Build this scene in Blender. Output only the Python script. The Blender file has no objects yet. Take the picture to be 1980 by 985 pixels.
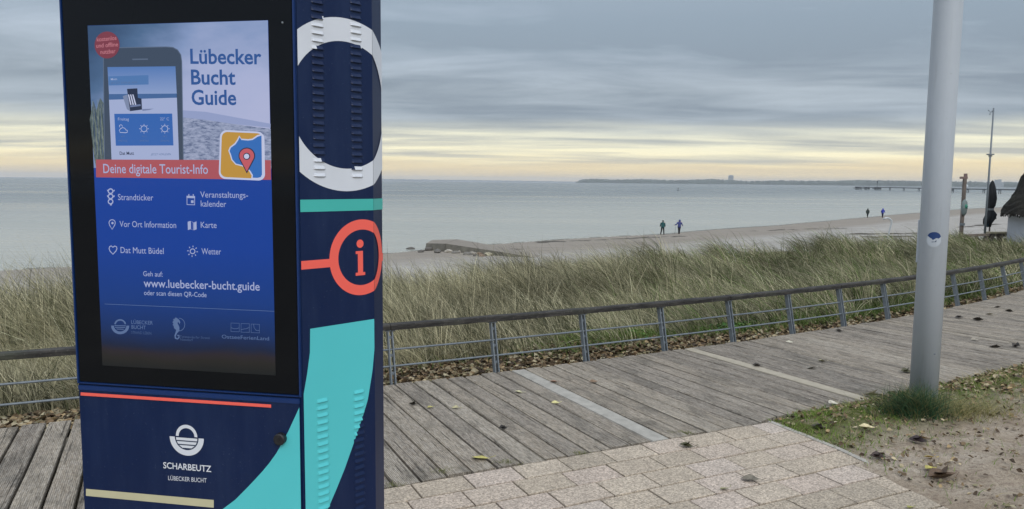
import bpy, bmesh, math, random
import numpy as np
from mathutils import Vector, Matrix
random.seed(7); rng = np.random.default_rng(7)
S = bpy.context.scene
COL = S.collection
PI = math.pi

# ------------------------------------------------------------------ camera
F, PITCH, ROLL, H = 1450.0, math.radians(5.55), math.radians(0.55), 1.6
cd = bpy.data.cameras.new('camera'); cam = bpy.data.objects.new('camera', cd); COL.objects.link(cam)
cd.sensor_fit = 'HORIZONTAL'; cd.sensor_width = 36; cd.lens = 36*F/1980
cd.clip_start = 0.05; cd.clip_end = 60000
cam.matrix_world = Matrix.Translation((0, 0, H)) @ Matrix.Rotation(PI/2-PITCH, 4, 'X') @ Matrix.Rotation(ROLL, 4, 'Z')
S.camera = cam

# ------------------------------------------------------------------ world, sun, exposure
SUN_EL, SUN_AZ = math.radians(38), math.radians(162)      # clockwise from +Y: behind the camera, to the right
w = bpy.data.worlds.new('World'); S.world = w; w.use_nodes = True
nt = w.node_tree; N = nt.nodes; L = nt.links; N.clear()
def wn(t, **k):
    n = N.new(t)
    for a, b in k.items(): setattr(n, a, b)
    return n
def wmath(op, a, b=None, c=None, clamp=False):
    n = wn('ShaderNodeMath', operation=op); n.use_clamp = clamp
    for i, v in enumerate((a, b, c)):
        if v is None: continue
        if isinstance(v, (int, float)): n.inputs[i].default_value = v
        else: L.new(v, n.inputs[i])
    return n.outputs[0]
def wmix(f, a, b):
    n = wn('ShaderNodeMix', data_type='RGBA')
    for i, v in ((0, f), (6, a), (7, b)):
        if isinstance(v, (int, float)): n.inputs[i].default_value = v
        elif isinstance(v, tuple): n.inputs[i].default_value = (*v, 1)
        else: L.new(v, n.inputs[i])
    return n.outputs[2]
def wramp(f, stops, interp='LINEAR'):
    n = wn('ShaderNodeValToRGB'); r = n.color_ramp; r.interpolation = interp
    while len(r.elements) < len(stops): r.elements.new(0.5)
    for e, (p, c) in zip(r.elements, stops):
        e.position = p; e.color = (*c, 1) if len(c) == 3 else c
    L.new(f, n.inputs[0]); return n.outputs[0]
def lin(h, k=1.0):
    h = h.lstrip('#'); o = []
    for i in (0, 2, 4):
        v = int(h[i:i+2], 16)/255
        o.append(k*(v/12.92 if v <= .04045 else ((v+.055)/1.055)**2.4))
    return tuple(o)
tc = wn('ShaderNodeTexCoord'); sx = wn('ShaderNodeSeparateXYZ'); L.new(tc.outputs['Generated'], sx.inputs[0])
zz = wmath('MAXIMUM', sx.outputs[2], 0.0)
# flat cloud deck seen in perspective: direction divided by elevation
zd = wmath('ADD', zz, 0.055)
cu = wmath('DIVIDE', sx.outputs[0], zd); cv = wmath('DIVIDE', sx.outputs[1], zd)
cb = wn('ShaderNodeCombineXYZ'); L.new(cu, cb.inputs[0]); L.new(cv, cb.inputs[1])
def wnoise(vec, scale, detail, rough, sc=(1, 1, 1), loc=(0, 0, 0), dist=0):
    m = wn('ShaderNodeMapping'); m.inputs['Scale'].default_value = sc; m.inputs['Location'].default_value = loc; L.new(vec, m.inputs[0])
    n = wn('ShaderNodeTexNoise'); n.inputs['Scale'].default_value = scale; n.inputs['Detail'].default_value = detail
    n.inputs['Roughness'].default_value = rough; n.inputs['Distortion'].default_value = dist
    L.new(m.outputs[0], n.inputs['Vector']); return n.outputs[0]
n_big = wnoise(cb.outputs[0], 0.30, 4, 0.5, (0.55, 1, 1), (3.1, 1.7, 0), 0.6)
n_low = wnoise(cb.outputs[0], 0.75, 6, 0.55, (0.35, 1, 1), (8.0, 2.6, 0), 0.3)
edge = wmath('ADD', zz, wmath('MULTIPLY', wmath('SUBTRACT', n_big, 0.5), 0.03))
# open band under the deck: peach at the sea, cream and grey streaks above
low_a = wramp(edge, [(0.0, lin('#e6cfa2')), (0.02, lin('#efdcae', 1.03)), (0.033, lin('#f2e9c4', 1.12)), (0.06, lin('#e9e6cc', 1.08)), (0.085, lin('#c3c8c3')), (0.12, lin('#98a4ad'))])
streak = wramp(n_low, [(0.40, (0, 0, 0)), (0.60, (1, 1, 1))])
low_b = wramp(edge, [(0.0, lin('#e4d0a8')), (0.022, lin('#e6d4ac')), (0.03, lin('#bfbdb0')), (0.06, lin('#b0b4b0')), (0.09, lin('#a0a9ae')), (0.12, lin('#8b98a5'))])
low = wmix(streak, low_b, low_a)
# grey-blue deck with paler patches
n_side = wmath('ADD', n_big, wmath('MULTIPLY', sx.outputs[0], -0.16))
n_fine = wnoise(cb.outputs[0], 1.15, 5, 0.6, (0.6, 1, 1), (1.3, 5.2, 0), 0.5)
n_mix = wmath('ADD', n_side, wmath('MULTIPLY', wmath('SUBTRACT', n_fine, 0.5), 0.62))
deck_t = wramp(n_mix, [(0.37, (0, 0, 0)), (0.50, (.45, .45, .45)), (0.64, (1, 1, 1))])
deck_d = wramp(zz, [(0.0, lin('#8e9aa7')), (0.12, lin('#85919d')), (0.2, lin('#8e9dab')), (0.35, lin('#aab8c8')), (1.0, lin('#c8cfd8', 1.6))])
deck_l = wramp(zz, [(0.0, lin('#a9b4be')), (0.12, lin('#abb6c0')), (0.2, lin('#b4c1d0')), (0.35, lin('#c2cede')), (1.0, lin('#e2e5ea', 1.8))])
deck = wmix(deck_t, deck_d, deck_l)
t_deck = wramp(edge, [(0.062, (0, 0, 0)), (0.084, (1, 1, 1))])
cloud = wmix(t_deck, low, deck)
sky = wn('ShaderNodeTexSky', sky_type='NISHITA'); sky.sun_disc = False
sky.sun_elevation = SUN_EL; sky.sun_rotation = SUN_AZ; sky.air_density = 1.0; sky.dust_density = 2.0
cl10 = wn('ShaderNodeVectorMath', operation='SCALE'); L.new(cloud, cl10.inputs[0]); cl10.inputs['Scale'].default_value = 10.0
allsky = wmix(0.96, sky.outputs[0], cl10.outputs[0])
bg = wn('ShaderNodeBackground'); bg.inputs[1].default_value = 0.1; L.new(allsky, bg.inputs[0])
wo = wn('ShaderNodeOutputWorld'); L.new(bg.outputs[0], wo.inputs[0])
sd = bpy.data.lights.new('sun', 'SUN'); sd.energy = 1.5; sd.angle = math.radians(25); sd.color = (1, .97, .93)
so = bpy.data.objects.new('sun', sd); COL.objects.link(so)
so.rotation_euler = (PI/2-SUN_EL, 0, PI-SUN_AZ)
S.view_settings.view_transform = 'Standard'; S.view_settings.look = 'None'; S.view_settings.gamma = 1
S.view_settings.exposure = 0.2

# ------------------------------------------------------------------ layout helpers (photo pixel -> ray)
def ray(px, py):
    x = (px-990)/F; y = (492.5-py)/F; c, s = math.cos(ROLL), math.sin(ROLL)
    xr = x*c-y*s; yr = x*s+y*c
    return Vector((xr, math.cos(PITCH)+yr*math.sin(PITCH), -math.sin(PITCH)+yr*math.cos(PITCH)))
def gnd(px, py, z=0.0):
    d = ray(px, py); t = (z-H)/d.z; return Vector((d.x*t, d.y*t, z))
def at(px, py, Y):
    d = ray(px, py); t = Y/d.y; return Vector((d.x*t, Y, H+d.z*t))
SEA = -4.5

# ------------------------------------------------------------------ materials
MATS = {}
def new_mat(name):
    m = bpy.data.materials.new(name); m.use_nodes = True; MATS[name] = m
    return m, m.node_tree, m.node_tree.nodes['Principled BSDF']
def node(t, kind, **k):
    n = t.nodes.new(kind)
    for a, b in k.items(): setattr(n, a, b)
    return n
def tnoise(t, vec, scale, detail=4, rough=.55, sc=None):
    if sc:
        m = node(t, 'ShaderNodeMapping'); m.inputs['Scale'].default_value = sc; t.links.new(vec, m.inputs[0]); vec = m.outputs[0]
    n = node(t, 'ShaderNodeTexNoise'); n.inputs['Scale'].default_value = scale; n.inputs['Detail'].default_value = detail
    n.inputs['Roughness'].default_value = rough; t.links.new(vec, n.inputs['Vector']); return n.outputs[0]
def tramp(t, f, stops):
    n = node(t, 'ShaderNodeValToRGB'); r = n.color_ramp
    while len(r.elements) < len(stops): r.elements.new(.5)
    for e, (p, c) in zip(r.elements, stops): e.position = p; e.color = (*c, 1)
    t.links.new(f, n.inputs[0]); return n.outputs[0]
def tmix(t, f, a, b, blend='MIX'):
    n = node(t, 'ShaderNodeMix', data_type='RGBA', blend_type=blend)
    for i, v in ((0, f), (6, a), (7, b)):
        if isinstance(v, (int, float)): n.inputs[i].default_value = v
        elif isinstance(v, tuple): n.inputs[i].default_value = (*v, 1)
        else: t.links.new(v, n.inputs[i])
    return n.outputs[2]
def tmath(t, op, a, b=None, clamp=False):
    n = node(t, 'ShaderNodeMath', operation=op); n.use_clamp = clamp
    for i, v in enumerate((a, b)):
        if v is None: continue
        if isinstance(v, (int, float)): n.inputs[i].default_value = v
        else: t.links.new(v, n.inputs[i])
    return n.outputs[0]
def tbump(t, b, h, strength=.5, dist=.01, prev=None):
    n = node(t, 'ShaderNodeBump'); n.inputs['Strength'].default_value = strength; n.inputs['Distance'].default_value = dist
    t.links.new(h, n.inputs['Height'])
    if prev: t.links.new(prev, n.inputs['Normal'])
    t.links.new(n.outputs[0], b.inputs['Normal']); return n.outputs[0]
def coords(t, out='Object'): return node(t, 'ShaderNodeTexCoord').outputs[out]
def simple(name, col, rough=.5, metal=0, var=.12, scale=8, bump=.0, bscale=60, spec=.5, coat=0):
    m, t, b = new_mat(name); v = coords(t)
    c = col if isinstance(col, tuple) else lin(col)
    n = tnoise(t, v, scale, 5)
    cc = tramp(t, n, [(.3, tuple(x*(1-var) for x in c)), (.7, tuple(min(1, x*(1+var)) for x in c))])
    t.links.new(cc, b.inputs['Base Color']); b.inputs['Roughness'].default_value = rough; b.inputs['Metallic'].default_value = metal
    b.inputs['Specular IOR Level'].default_value = spec; b.inputs['Coat Weight'].default_value = coat
    if bump: tbump(t, b, tnoise(t, v, bscale, 4), bump, .01)
    return m
def glow(name, col, k=1.0, rough=.12):
    m, t, b = new_mat(name); c = col if isinstance(col, tuple) else lin(col)
    b.inputs['Base Color'].default_value = (0.004, 0.004, 0.005, 1); b.inputs['Roughness'].default_value = rough
    b.inputs['Emission Color'].default_value = (*c, 1); b.inputs['Emission Strength'].default_value = k*.88; b.inputs['Specular IOR Level'].default_value = .3
    return m
def attr_mat(name, rough=.8, attr='col', trans=0.0):
    m, t, b = new_mat(name); a = node(t, 'ShaderNodeAttribute', attribute_name=attr)
    t.links.new(a.outputs['Color'], b.inputs['Base Color']); b.inputs['Roughness'].default_value = rough
    b.inputs['Specular IOR Level'].default_value = .2
    if trans:
        tr = node(t, 'ShaderNodeBsdfTranslucent'); t.links.new(a.outputs['Color'], tr.inputs[0])
        mx = node(t, 'ShaderNodeMixShader'); mx.inputs[0].default_value = trans
        t.links.new(b.outputs[0], mx.inputs[1]); t.links.new(tr.outputs[0], mx.inputs[2])
        t.links.new(mx.outputs[0], t.nodes['Material Output'].inputs[0])
    return m

# ------------------------------------------------------------------ object helpers
def wmat(o):
    m = o.matrix_parent_inverse @ o.matrix_basis
    return wmat(o.parent) @ m if o.parent else o.matrix_basis.copy()
def setp(o, p):
    if p is not None:
        o.parent = p; o.matrix_parent_inverse = wmat(p).inverted()
def tag(o, label=None, cat=None, group=None, kind=None):
    if label: o['label'] = label
    if cat: o['category'] = cat
    if group: o['group'] = group
    if kind: o['kind'] = kind
    return o
def empty(name, loc, label, cat, group=None, rz=0):
    o = bpy.data.objects.new(name, None); COL.objects.link(o); o.location = loc; o.rotation_euler.z = rz
    o.empty_display_size = .1
    return tag(o, label, cat, group)
def mk(name, vs, fs, mat, parent=None, smooth=False, mats=None, mi=None, kind=None):
    me = bpy.data.meshes.new(name); me.from_pydata([tuple(v) for v in vs], [], fs)
    for m in (mats or [mat]): me.materials.append(m)
    if mi is not None: me.polygons.foreach_set('material_index', mi)
    if smooth: me.polygons.foreach_set('use_smooth', [True]*len(me.polygons))
    me.update(); o = bpy.data.objects.new(name, me); COL.objects.link(o); setp(o, parent)
    if kind: o['kind'] = kind
    return o
def from_bm(name, bm, mat, parent=None, smooth=False):
    me = bpy.data.meshes.new(name); bm.normal_update(); bm.to_mesh(me); bm.free(); me.materials.append(mat)
    if smooth: me.polygons.foreach_set('use_smooth', [True]*len(me.polygons))
    o = bpy.data.objects.new(name, me); COL.objects.link(o); setp(o, parent); return o
def copy_tree(o, parent=None):
    c = o.copy(); COL.objects.link(c)
    if parent is not None: c.parent = parent
    for ch in [x for x in ALL() if x.parent == o]: copy_tree(ch, c)
    return c
def ALL(): return list(bpy.data.objects)
def prism_geo(pts, z0, z1):
    n = len(pts); vs = [(p[0], p[1], z0) for p in pts]+[(p[0], p[1], z1) for p in pts]
    fs = [tuple(range(n-1, -1, -1)), tuple(range(n, 2*n))]+[(i, (i+1) % n, n+(i+1) % n, n+i) for i in range(n)]
    return vs, fs
class MB:
    def __init__(s): s.v = []; s.f = []
    def add(s, vs, fs):
        k = len(s.v); s.v += [tuple(v) for v in vs]; s.f += [tuple(i+k for i in f) for f in fs]
    def box(s, c, sz, rz=0, M=None):
        x, y, z = sz[0]/2, sz[1]/2, sz[2]/2
        vs = [Vector((a, b, d)) for d in (-z, z) for a, b in ((-x, -y), (x, -y), (x, y), (-x, y))]
        R = Matrix.Rotation(rz, 3, 'Z') if M is None else M
        s.add([R @ v+Vector(c) for v in vs], [(3, 2, 1, 0), (4, 5, 6, 7), (0, 1, 5, 4), (1, 2, 6, 5), (2, 3, 7, 6), (3, 0, 4, 7)])
    def bar(s, a, b, w_, h_, up=Vector((0, 0, 1))):
        a = Vector(a); b = Vector(b); d = (b-a); l = d.length; d.normalize()
        side = d.cross(up).normalized(); u2 = side.cross(d)
        vs = [p+side*x*w_/2+u2*y*h_/2 for p in (a, b) for x, y in ((-1, -1), (1, -1), (1, 1), (-1, 1))]
        s.add(vs, [(0, 1, 2, 3), (7, 6, 5, 4), (0, 4, 5, 1), (1, 5, 6, 2), (2, 6, 7, 3), (3, 7, 4, 0)])
    def tube(s, pts, rs, n=8):
        pts = [Vector(p) for p in pts]; rs = rs if hasattr(rs, '__len__') else [rs]*len(pts)
        rings = []; ref = None
        for i, p in enumerate(pts):
            d = (pts[min(i+1, len(pts)-1)]-pts[max(i-1, 0)]).normalized()
            if ref is None:
                ref = d.cross(Vector((0, 0, 1)));
                if ref.length < .1: ref = Vector((1, 0, 0))
            a = (ref-d*ref.dot(d)).normalized(); ref = a; b = d.cross(a)
            rings.append([p+a*math.cos(2*PI*k/n)*rs[i]+b*math.sin(2*PI*k/n)*rs[i] for k in range(n)])
        vs = [v for r in rings for v in r]; fs = [tuple(range(n-1, -1, -1)), tuple(len(vs)-n+k for k in range(n))]
        for i in range(len(pts)-1):
            for k in range(n): fs.append((i*n+k, i*n+(k+1) % n, (i+1)*n+(k+1) % n, (i+1)*n+k))
        s.add(vs, fs)
    def build(s, name, mat, parent=None, smooth=False, kind=None):
        return mk(name, s.v, s.f, mat, parent, smooth, kind=kind)

# ------------------------------------------------------------------ walkway curve
RX = np.array([-3.3, -2.9, -.93, -.1, .7, 1.48, 2.31, 3.08, 3.86, 4.63, 6.08, 6.85, 7.6])
RY = np.array([4.72, 4.92, 5.87, 6.27, 6.70, 7.08, 7.60, 8.02, 8.53, 9.07, 10.1, 10.66, 11.32])
PF = np.polyfit(RX, RY, 3)
def rail_y(x):
    x = np.asarray(x, float); xc = np.clip(x, -3.0, 8.0)
    y = np.polyval(PF, xc); d = np.polyval(np.polyder(PF), xc)
    return y+d*(x-xc)
cx = np.linspace(-16, 26, 4201); cy = rail_y(cx)
seg = np.hypot(np.diff(cx), np.diff(cy)); cs = np.concatenate([[0], np.cumsum(seg)])
def s_of_x(x): return float(np.interp(x, cx, cs))
def cpt(s):
    x = float(np.interp(s, cs, cx)); y = float(rail_y(x)); e = .05
    t = Vector((2*e, float(rail_y(x+e)-rail_y(x-e)))).normalized()
    return Vector((x, y)), t, Vector((t.y, -t.x))       # point, tangent, normal towards the camera side
PA = Vector((-.53, 3.85)); PD = Vector((.9, .436)).normalized(); PN = Vector((PD.y, -PD.x))   # paving edge line
KERB = [Vector((1.74, 4.95)), Vector((1.89, 4.64)), Vector((1.99, 4.42)), Vector((2.10, 4.09)), Vector((2.22, 3.65)), Vector((2.36, 3.0)), Vector((2.5, 2.0)), Vector((2.6, .8))]

# azimuth tables (degrees clockwise from +Y)
AZ = np.array([-75, -45, -34.3, -30.2, -9.4, .4, 4.3, 11.3, 15.8, 22.8, 28.3, 34.3, 48])
GE = np.array([10, 10, 11, 11.5, 13.6, 15.2, 16.6, 18.4, 21, 25, 29, 42, 60.])          # far limit of the marram grass
SH_AZ = np.array([-75, -45, -34.3, -30.2, -9.4, -6.6, .4, 11.3, 19.4, 22.8, 25.7, 28.5, 30.9, 34.3, 40, 48])
SH = np.array([50, 56, 58.8, 59.3, 63.3, 66.5, 74.9, 90.8, 117, 136.6, 160, 191.7, 230, 277, 420, 800.])
r_th = np.degrees(np.arctan2(cx, cy)); r_r = np.hypot(cx, cy)
o_ = np.argsort(r_th); r_th = r_th[o_]; r_r = r_r[o_]
def hum(x, y):
    return (.5*np.sin(.83*x+.4*y+1.1)*np.sin(.61*y-.3*x+.4)+.3*np.sin(1.9*x-1.1*y+2)*np.sin(1.7*y+.6*x)+.2*np.sin(.31*x+.5)*np.sin(.37*y+1.2))
def sm(t): t = np.clip(t, 0, 1); return t*t*(3-2*t)
def dune_z(x, y):
    th = np.degrees(np.arctan2(x, y)); r = np.hypot(x, y)
    rr = np.interp(th, r_th, r_r); rg = np.interp(th, AZ, GE); rs = np.interp(th, SH_AZ, SH)
    t = (r-rr)/(rg-rr)
    zg = -.60-.35*np.clip((r-14)/20, 0, 1.4)
    z = -.10+(zg+.10)*sm(t*2.2)+.26*hum(x, y)*sm(t*3)
    z = z+.12*sm((t-.6)/.4)*sm((22-rg)/8)+.24*sm((t-.35)/.5)*np.interp(th, [-22, -9.4, 0, 6, 11, 19, 31, 35], [0, -.15, .0, .25, .3, 1.0, 1.0, .1])
    u = (r-rg)/(np.minimum(12, .3*rs))
    zb = -3.25+(SEA+3.25)*np.clip((r-rg-8)/(rs-rg-8), 0, 1.25)
    z = z+(zb-z)*sm(u)
    return np.where(r < rr, -.10-.0*r, z)

M_plank, t, b = new_mat('weathered_deck_wood')
v = coords(t); oi = node(t, 'ShaderNodeObjectInfo')
ad = node(t, 'ShaderNodeVectorMath', operation='ADD'); t.links.new(v, ad.inputs[0])
sc_ = node(t, 'ShaderNodeVectorMath', operation='SCALE'); sc_.inputs['Scale'].default_value = 40.0; sc_.inputs[0].default_value = (1, 1, 1)
cbx = node(t, 'ShaderNodeCombineXYZ')
for i in range(3): t.links.new(oi.outputs['Random'], cbx.inputs[i])
t.links.new(cbx.outputs[0], sc_.inputs[0]); t.links.new(sc_.outputs[0], ad.inputs[1]); v2 = ad.outputs[0]
g1 = tnoise(t, v2, 9, 6, .72, (.35, 5.5, 3)); g2 = tnoise(t, v2, 40, 4, .75, (.4, 2.6, 2)); g3 = tnoise(t, v2, 3.0, 4, .6, (1, 2, 1))
base = tramp(t, g1, [(.30, lin('#5f5950')), (.48, lin('#90867a')), (.70, lin('#bab1a3'))])
tint = tramp(t, oi.outputs['Random'], [(0, lin('#716a61')), (.35, lin('#91897e')), (.7, lin('#9d9281')), (1, lin('#b2aa9c'))])
c1 = tmix(t, .45, base, tint)
c2 = tmix(t, tramp(t, g2, [(.42, (0, 0, 0)), (.62, (1, 1, 1))]), c1, tmix(t, .35, c1, (.5, .48, .45)), 'MIX')
c3 = tmix(t, tramp(t, g3, [(.5, (0, 0, 0)), (.75, (.7, .7, .7))]), c2, lin('#57544e'))
sp_ = tnoise(t, v2, 160, 2, .5); c4 = tmix(t, tramp(t, sp_, [(.66, (0, 0, 0)), (.72, (.55, .55, .55))]), c3, lin('#c9c6be'))
t.links.new(c4, b.inputs['Base Color']); b.inputs['Roughness'].default_value = .85; b.inputs['Specular IOR Level'].default_value = .25
sy = node(t, 'ShaderNodeSeparateXYZ'); t.links.new(v, sy.inputs[0])
groove = tmath(t, 'SINE', tmath(t, 'MULTIPLY', sy.outputs[1], 2*PI/.0098))
hh = tmath(t, 'ADD', tmath(t, 'MULTIPLY', groove, .35), tmath(t, 'MULTIPLY', g1, 1.3))
crk = tnoise(t, v2, 14, 5, .75, (.10, 3.6, 2)); ck = tramp(t, crk, [(.35, (1, 1, 1)), (.41, (0, 0, 0))])
c5 = tmix(t, tmath(t, 'MULTIPLY', ck, .8), c4, lin('#2e2a25'))
fine = tnoise(t, v2, 62, 4, .85, (.35, 1.5, 1)); fr_ = tramp(t, fine, [(.34, (.42, .40, .37)), (.48, (.95, .94, .92)), (.66, (1.38, 1.36, 1.32))]); c5 = tmix(t, .9, c5, fr_, 'MULTIPLY')
gd = tramp(t, groove, [(0.0, (.62, .62, .62)), (.6, (1.05, 1.05, 1.05))]); c5 = tmix(t, .75, c5, gd, 'MULTIPLY')
t.links.new(c5, b.inputs['Base Color'])
tbump(t, b, tmath(t, 'SUBTRACT', hh, ck), .9, .004)
M_pale = simple('pale_new_wood', '#a09888', .8, var=.12, scale=14, bump=.3, bscale=40)
M_metal_strip, t, b = new_mat('ribbed_metal_strip')
v = coords(t); sy = node(t, 'ShaderNodeSeparateXYZ'); t.links.new(v, sy.inputs[0])
gr = tmath(t, 'SINE', tmath(t, 'MULTIPLY', sy.outputs[1], 2*PI/.0115))
cc = tramp(t, tmath(t, 'ADD', tmath(t, 'MULTIPLY', gr, .3), tnoise(t, v, 12, 5)), [(.1, lin('#85827b')), (.75, lin('#c4c0b7'))])
t.links.new(cc, b.inputs['Base Color']); b.inputs['Roughness'].default_value = .7; b.inputs['Specular IOR Level'].default_value = .3
tbump(t, b, gr, .8, .003)
M_dark = simple('dark_gap_soil', '#2b2823', .95, var=.3)
M_paver, t, b = new_mat('granite_chip_paver')
v = coords(t); oi = node(t, 'ShaderNodeObjectInfo')
tint = tramp(t, oi.outputs['Random'], [(0, lin('#a09585')), (.12, lin('#aea190')), (.45, lin('#b9ac9b')), (.8, lin('#b8a99c')), (.93, lin('#bbb0a5')), (1, lin('#c9b78e'))])
geo = node(t, 'ShaderNodeNewGeometry'); pos = geo.outputs['Position']
f1 = tnoise(t, pos, 190, 3, .7); f2 = tnoise(t, pos, 330, 2, .6); f3 = tnoise(t, pos, 4, 5, .6)
vo = node(t, 'ShaderNodeTexVoronoi'); vo.inputs['Scale'].default_value = 130; t.links.new(pos, vo.inputs['Vector'])
vs_ = node(t, 'ShaderNodeSeparateColor'); t.links.new(vo.outputs['Color'], vs_.inputs[0])
grain = tramp(t, vs_.outputs[0], [(0, (.50, .49, .48)), (.3, (.8, .8, .8)), (.7, (1.0, 1.0, 1.0)), (.9, (1.3, 1.3, 1.28))])
c = tmix(t, 1.0, tint, grain, 'MULTIPLY')
c = tmix(t, tramp(t, f1, [(.60, (0, 0, 0)), (.70, (.7, .7, .7))]), c, lin('#dcd8d2'))
c = tmix(t, tramp(t, f2, [(.30, (.6, .6, .6)), (.40, (0, 0, 0))]), c, lin('#6e665e'))
c = tmix(t, tramp(t, f3, [(.3, (.28, .28, .28)), (.65, (0, 0, 0))]), c, lin('#736d64'))
t.links.new(c, b.inputs['Base Color']); b.inputs['Roughness'].default_value = .85; b.inputs['Specular IOR Level'].default_value = .3
tbump(t, b, f1, .35, .002)
M_kerb = simple('blue_grey_kerb', '#a39f97', .8, var=.2, scale=30, bump=.4, bscale=120)
M_joint = simple('sandy_joint', '#3d372e', .95, var=.25, scale=40)
M_rail_wood, t, b = new_mat('dark_rail_timber')
v = coords(t)
g1 = tnoise(t, v, 7, 6, .65, (1, 1, 5)); g2 = tnoise(t, v, 2.2, 4); g3 = tnoise(t, v, 55, 3, .6)
c = tramp(t, g1, [(.3, lin('#181716')), (.52, lin('#2d2b29')), (.75, lin('#4a4743'))])
c = tmix(t, tramp(t, g2, [(.5, (0, 0, 0)), (.68, (.6, .6, .6))]), c, lin('#43463a'))
c = tmix(t, tramp(t, g3, [(.62, (0, 0, 0)), (.7, (.7, .7, .7))]), c, lin('#65625b'))
t.links.new(c, b.inputs['Base Color']); b.inputs['Roughness'].default_value = .9; tbump(t, b, g1, .8, .012)
M_steel = simple('galvanised_steel', '#6f777e', .55, metal=.2, var=.15, scale=25)
M_pole, t, b = new_mat('painted_pole')
v = coords(t)
c = tramp(t, tnoise(t, v, 3.0, 5, .6, (1, 1, .35)), [(.3, lin('#a6aeb7')), (.7, lin('#b1b9c2'))])
c = tmix(t, tramp(t, tnoise(t, v, 40, 3), [(.7, (0, 0, 0)), (.76, (.5, .5, .5))]), c, lin('#8b8f90'))
t.links.new(c, b.inputs['Base Color']); b.inputs['Roughness'].default_value = .5
st_ = tnoise(t, v, 14, 5, .7, (1.6, 1.6, .12)); c = tmix(t, tramp(t, st_, [(.55, (0, 0, 0)), (.8, (.35, .35, .35))]), c, lin('#85888a')); t.links.new(c, b.inputs['Base Color'])

# ------------------------------------------------------------------ ground under walkway and paving
gx = np.linspace(-16, 26, 85); gy = rail_y(gx)+.02
vs = [(float(a), float(b_), -.14) for a, b_ in zip(gx, gy)]+[(60, 21, -.14), (60, -60, -.14), (-60, -60, -.14), (-60, -20, -.14)]
tag(mk('ground', vs, [tuple(reversed(range(len(vs))))], simple('sandy_ground', '#8c8474', .95, var=.3, scale=2, bump=.4)), 'sandy ground beneath the boardwalk and paving', kind='structure')

bw = empty('boardwalk', (0, 0, 0), 'weathered grey grooved timber boardwalk beside the low railing', None); bw['kind'] = 'structure'
PITCH_P = .147
s0 = s_of_x(.035)                                            # the ribbed metal strip
s_l = s_of_x(1.70)                                           # the pale board
def walk_end(s, extra=0):
    p, tt, n = cpt(s); a = p+n*.06
    # meets the paving edge line left of the kerb, a free edge right of it
    den = n.dot(PN); k = (PA-a).dot(PN)/den
    e = a+n*k
    if (e-PA).dot(PD) > 2.50: e = a+n*1.93
    return a, e
def make_plank(s_a, s_b, mat, name, jag, zoff=0, gap=.005):
    a0, e0 = walk_end(s_a+gap); a1, e1 = walk_end(s_b-gap)
    d = ((e0-a0)+(e1-a1)); d = d.normalized(); c = (a0+a1+e0+e1)/4; nrm = Vector((-d.y, d.x))
    q0 = jag*random.uniform(-.012, .018); q1 = jag*random.uniform(-.02, .012)
    loc = lambda p: ((p-c).dot(d), (p-c).dot(nrm))
    A0, E0, A1, E1 = loc(a0), loc(e0), loc(a1), loc(e1)
    if A0[1] > A1[1]: A0, A1, E0, E1 = A1, A0, E1, E0
    NS = 7; vs = []; fs = []
    for i in range(NS):
        f = i/(NS-1)
        y0 = A0[1]+(E0[1]-A0[1])*f+(random.uniform(-.0016, .0016) if 0 < i < NS-1 else 0)
        y1 = A1[1]+(E1[1]-A1[1])*f+(random.uniform(-.0016, .0016) if 0 < i < NS-1 else 0)
        x0 = A0[0]+(E0[0]-A0[0])*f+(q0 if i == 0 else q1 if i == NS-1 else 0); x1 = A1[0]+(E1[0]-A1[0])*f+(q0 if i == 0 else q1 if i == NS-1 else 0)
        cup = random.uniform(-.001, .001)
        ch = .005
        vs += [(x0, y0, -.030), (x0, y0, -ch), (x0, y0+ch, 0), ((x0+x1)/2, (y0+y1)/2, cup), (x1, y1-ch, 0), (x1, y1, -ch), (x1, y1, -.030)]
    for i in range(NS-1):
        for k in range(6): fs.append((i*7+k, (i+1)*7+k, (i+1)*7+k+1, i*7+k+1))
    fs += [(0, 1, 2, 3, 4, 5, 6), tuple((NS-1)*7+k for k in (6, 5, 4, 3, 2, 1, 0))]
    o = mk(name, vs, fs, mat)
    o.matrix_basis = Matrix.Translation((c.x, c.y, zoff+random.uniform(-.0025, .0025))) @ Matrix.Rotation(math.atan2(d.y, d.x), 4, 'Z') @ Matrix.Rotation(random.uniform(-.012, .012)*jag, 4, 'X')
    o.parent = bw
    return o
edges_ = [s0-.066, s0+.066]
s = s0+.066; pl = []
kk = 0
while s < cs[-1]-12.0:
    wdt = PITCH_P*random.uniform(.985, 1.015)
    if kk < 1 and s+wdt > s_l-.055:
        if s_l-.055-s > .05: pl.append((s, s_l-.055, M_plank, 'plank'))
        pl.append((s_l-.055, s_l+.055, M_pale, 'pale_plank')); s = s_l+.055; kk = 1; continue
    pl.append((s, s+wdt, M_plank, 'plank')); s += wdt
s = s0-.066
while s > s_of_x(-8.5):
    wdt = PITCH_P*random.uniform(.985, 1.015); pl.append((s-wdt, s, M_plank, 'plank')); s -= wdt
for a_, b_, m_, n_ in pl:
    o = make_plank(a_, b_, m_, n_, 1 if n_ == 'plank' else .3, gap=random.uniform(.0055, .0105) if n_ == 'plank' else .003)
    if n_ == 'pale_plank': o['label'] = 'single pale new board among the grey planks'
o = make_plank(s0-.066, s0+.066, M_metal_strip, 'ribbed_metal_strip', .1); o['label'] = 'light grey ribbed cover strip across the boardwalk'

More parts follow.
